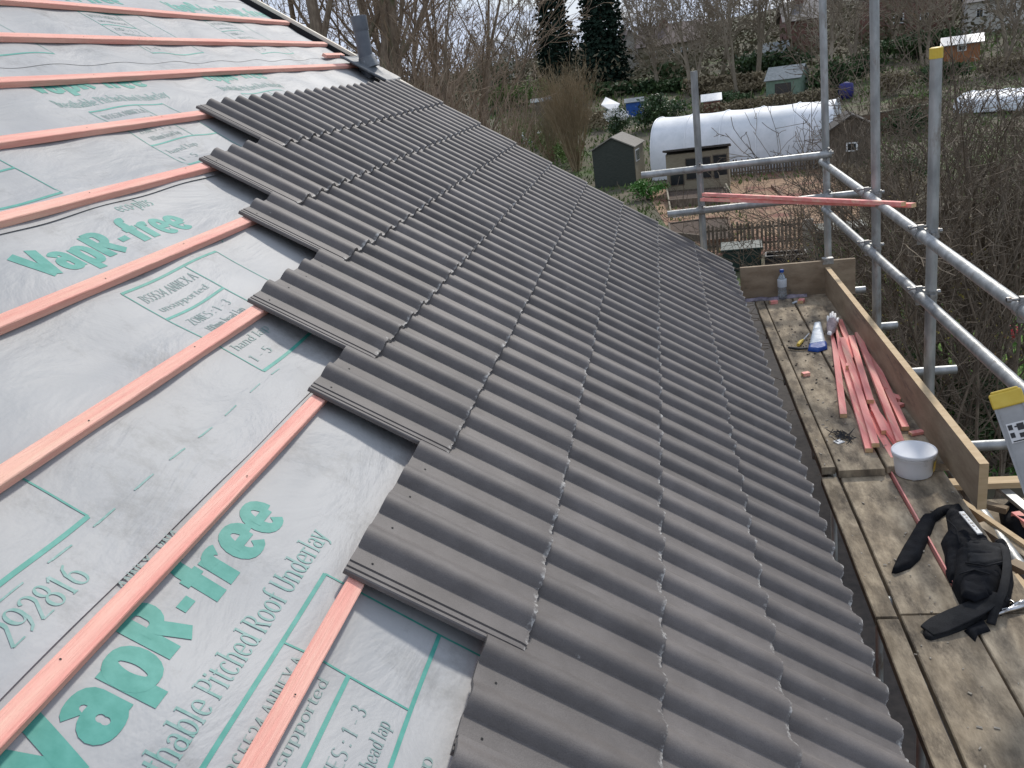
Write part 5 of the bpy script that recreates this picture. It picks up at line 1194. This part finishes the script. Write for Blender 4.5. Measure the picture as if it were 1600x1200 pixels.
# bare shrubs and trees at the right
for i, (px, Y, h, r0, st, spd, tm, lab) in enumerate((
    (1600, 12.5, 6.3, .075, 16, .62, 'twig_dark', 'big dark many-stemmed bare shrub filling the right edge of the photo'),
    (1510, 14.5, 5.4, .07, 14, .65, 'twig_dark', 'dense bare shrub behind the scaffold post with the yellow cap'),
    (1420, 17, 4.4, .055, 8, .75, 'twig', 'spreading bare fruit bush between the third and fourth scaffold posts'),
    (1345, 21, 3.8, .045, 6, .75, 'twig', 'open twiggy bush in front of the weathered timber shed'),
    (1445, 11.5, 2.6, .04, 6, .70, 'twig_dark', 'low tangled bare shrub below the guard rails'),
    (1560, 10.5, 4.6, .045, 7, .45, 'twig_dark', 'nearer bare shrub with thick upright stems at the right edge'))):
    bare_tree('bare_shrub', gp(px, Y), h, r0, lab, PB, 80+i, stems=st, spread=spd, barkm='twig_dark' if tm == 'twig_dark' else 'bark', twigm=tm, cat='shrub')
rr = random.Random(77)
for nm, px, Y, z0, wd, n in (('yellow leaves clinging to the bare bush below the guard rails', 1500, 13, 1.8, 1.6, 260), ('yellow leaves caught in the twiggy bush behind the third post', 1385, 17, 2.4, 1.5, 200)):
    mb = MB(); leaf_cloud(mb, gp(px, Y)+Vector((0, 0, z0)), (wd*1.3, 1.2, 1.3), n*2, .032, rr, 24); tag(build(mb, 'leaf_scatter', 'yleaf'), nm, 'leaves', None, 'stuff')
for i, (px, Y, h, lab) in enumerate(((1160, 78, 11, 'dense brown bare tree directly above the pale green summerhouse'), (1290, 76, 10, 'brown bare tree right beside the second scaffold post'), (1040, 90, 8, 'bare tree in front of the brown roofed house'), (1440, 82, 8, 'brown bare tree left of the yellow capped scaffold post'), (1135, 95, 13, 'broad grey-brown bare tree right of the brown roofed house'), (1190, 88, 13, 'bare tree behind the allotment summerhouse, left of its roof'), (1245, 100, 14, 'tall bare tree behind the second scaffold post'),
        (1330, 84, 11, 'bare tree between the second and third scaffold posts'), (830, 110, 9, 'brown bare tree left of the dark conifers'), (1020, 120, 12, 'thin bare tree standing over the brown roofed house'), (1480, 90, 10, 'bare tree in front of the cream rendered house'), (790, 105, 7, 'low bare tree over the white gable'),
        (1090, 84, 9, 'twiggy bare tree behind the first scaffold post'), (1560, 80, 9, 'bare tree at the top right corner'), (1390, 100, 8, 'small bare tree beside the red brick gable'))):
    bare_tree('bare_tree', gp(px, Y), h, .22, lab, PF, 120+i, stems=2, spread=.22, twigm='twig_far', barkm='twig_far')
# far-off wood and scrub: one mass
rr = random.Random(5); mb = (MB(), MB())
PW = dict(PF, n=(1, 9, 6, 4), rmin=.035)
for i in range(46):
    px = 480+i*27+rr.uniform(-12, 12); Y = rr.uniform(120, 175); g = gp(px, Y)
    hh = rr.uniform(5.0, 7.5) if px < 1000 else rr.uniform(7, 11)
    grow(mb, g, Vector((rr.gauss(0, .08), rr.gauss(0, .08), 1)).normalized(), hh, .18, 0, rr, PW, (5, 4, 3, 3))
mb[1].v  # crowns and trunks together
allm = MB(); allm.add(mb[0].v, mb[0].f); allm.add(mb[1].v, mb[1].f); allm.cur = 1
for i in range(30000):
    px = rr.uniform(440, 1720); Y = rr.uniform(90, 185); g = gp(px, Y); p = g+Vector((0, 0, abs(rr.gauss(0, 1.7)))); s_ = rr.uniform(.15, .38); u = Vector((rr.gauss(0, 1), rr.gauss(0, .4), rr.gauss(0, 1))).normalized()*s_; v = Vector((rr.gauss(0, 1), rr.gauss(0, 1), rr.gauss(0, 1))).normalized()*s_*.6
    allm.add([p-u, p+v, p+u, p-v], [(0, 1, 2, 3)])
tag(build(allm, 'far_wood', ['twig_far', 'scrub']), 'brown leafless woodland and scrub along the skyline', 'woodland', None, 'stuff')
mb = MB()
for i in range(26000):
    px = rr.uniform(600, 1700); Y = 26*math.exp(rr.random()*1.35); d = ray(px, 300); x = d.x/d.y*Y; 
    if 3.0 < x < 10.5 and 25 < Y < 42: continue
    s_ = rr.uniform(.02, .055)*(Y/30); p = Vector((x, Y, ground(x, Y))); u = Vector((rr.gauss(0, .5), rr.gauss(0, .5), 1)).normalized()*s_*3.2; v = Vector((rr.gauss(0, 1), rr.gauss(0, 1), 0)).normalized()*s_*.8
    mb.add([p-v, p+v, p+u], [(0, 1, 2)])
tag(build(mb, 'ground_weeds', 'grassy'), 'rough tufts of grass and weeds over the allotments', 'weeds', None, 'stuff')
mb = MB()
for i in range(9000):
    p = atZ(rr.uniform(1380, 1720), rr.uniform(400, 760), 0); s_ = rr.uniform(.02, .05); u = Vector((rr.gauss(0, .5), rr.gauss(0, .5), 1)).normalized()*s_*2.4; v = Vector((rr.gauss(0, 1), rr.gauss(0, 1), 0)).normalized()*s_*.5
    mb.add([p-v, p+v, p+u], [(0, 1, 2)])
tag(build(mb, 'lawn_tufts', 'gleaf'), 'unmown tufts on the small lawn', 'grass', None, 'stuff')

# small debris on the boards
r6 = random.Random(21)
mb = MB()
for i in range(260):
    x = r6.uniform(.68, 1.22); y = r6.choice((r6.uniform(1.2, 4.0), r6.uniform(4.05, 7.0))); z = (ZP if y > 4.02 else ZN)+.004; a = r6.uniform(0, PI); s_ = r6.uniform(.0015, .007)
    mb.box((x, y, z), (s_*r6.uniform(1, 3), s_, s_*.5), Matrix.Rotation(a, 3, 'Z') @ Matrix.Rotation(r6.uniform(-.4, .4), 3, 'X'))
tag(build(mb, 'mortar_crumbs', 'mortar_waste'), 'crumbs of mortar and sawdust over the scaffold boards', 'debris', None, 'stuff')
mb = MB()
for i in range(120):
    x = r6.gauss(.88, .10); y = r6.gauss(6.0, .7); z = ZP+.004; s_ = r6.uniform(.002, .010); 
    if y > 7.1 or not .68 < x < 1.22: continue
    mb.box((x, y, z), (s_*r6.uniform(1, 2), s_, s_*.5), Matrix.Rotation(r6.uniform(0, PI), 3, 'Z'))
tag(build(mb, 'tile_crumbs', 'fascia'), 'dark crumbs of broken tile on the far boards', 'debris', None, 'stuff')

rr = random.Random(99)
for i, (px, pyb, w_, h_, m_, n_, lf, lab) in enumerate(((1395, 300, 110, 60, 'hedge', 2600, .07, 'green bramble patch behind the crossing scaffold rails'), (1560, 480, 130, 60, 'evergreen', 2600, .05, 'low green plants at the far edge of the small lawn'),
        (1370, 420, 90, 70, 'grassy', 2600, .05, 'olive weeds beside the compost bin and third scaffold post'), (1130, 170, 60, 26, 'evergreen', 1400, .10, 'green shrub beside the first scaffold post above the tunnel'), (1420, 210, 90, 40, 'hedge', 1800, .10, 'green shrub in front of the brown boarded fence'))):
    shrub('green_shrub', px, pyb, w_, h_, m_, lab, n_, lf, seed=200+i)

for i, (px, pyb, w_, h_, m_, n_, lf, lab) in enumerate(((1395, 150, 70, 40, 'dry', 1600, .12, 'brown scrub between the third post and the yellow capped post'), (1470, 130, 80, 34, 'hedge', 1600, .14, 'dark scrub just below the yellow capped post top'), (1565, 118, 90, 34, 'dry', 1800, .14, 'brown scrub below the orange-brown hut'),
        (1350, 125, 70, 40, 'hedge', 1600, .14, 'dark green scrub right of the blue water butt'), (1420, 178, 90, 26, 'dry', 1600, .10, 'brown weeds behind the boarded fence'), (1150, 150, 90, 24, 'dry', 1600, .12, 'brown scrub left of the pale green summerhouse'), (1050, 130, 70, 30, 'hedge', 1600, .16, 'dark shrub above the long clipped hedge'))):
    shrub('scrub_bush', px, pyb, w_, h_, m_, lab, n_, lf, seed=300+i)
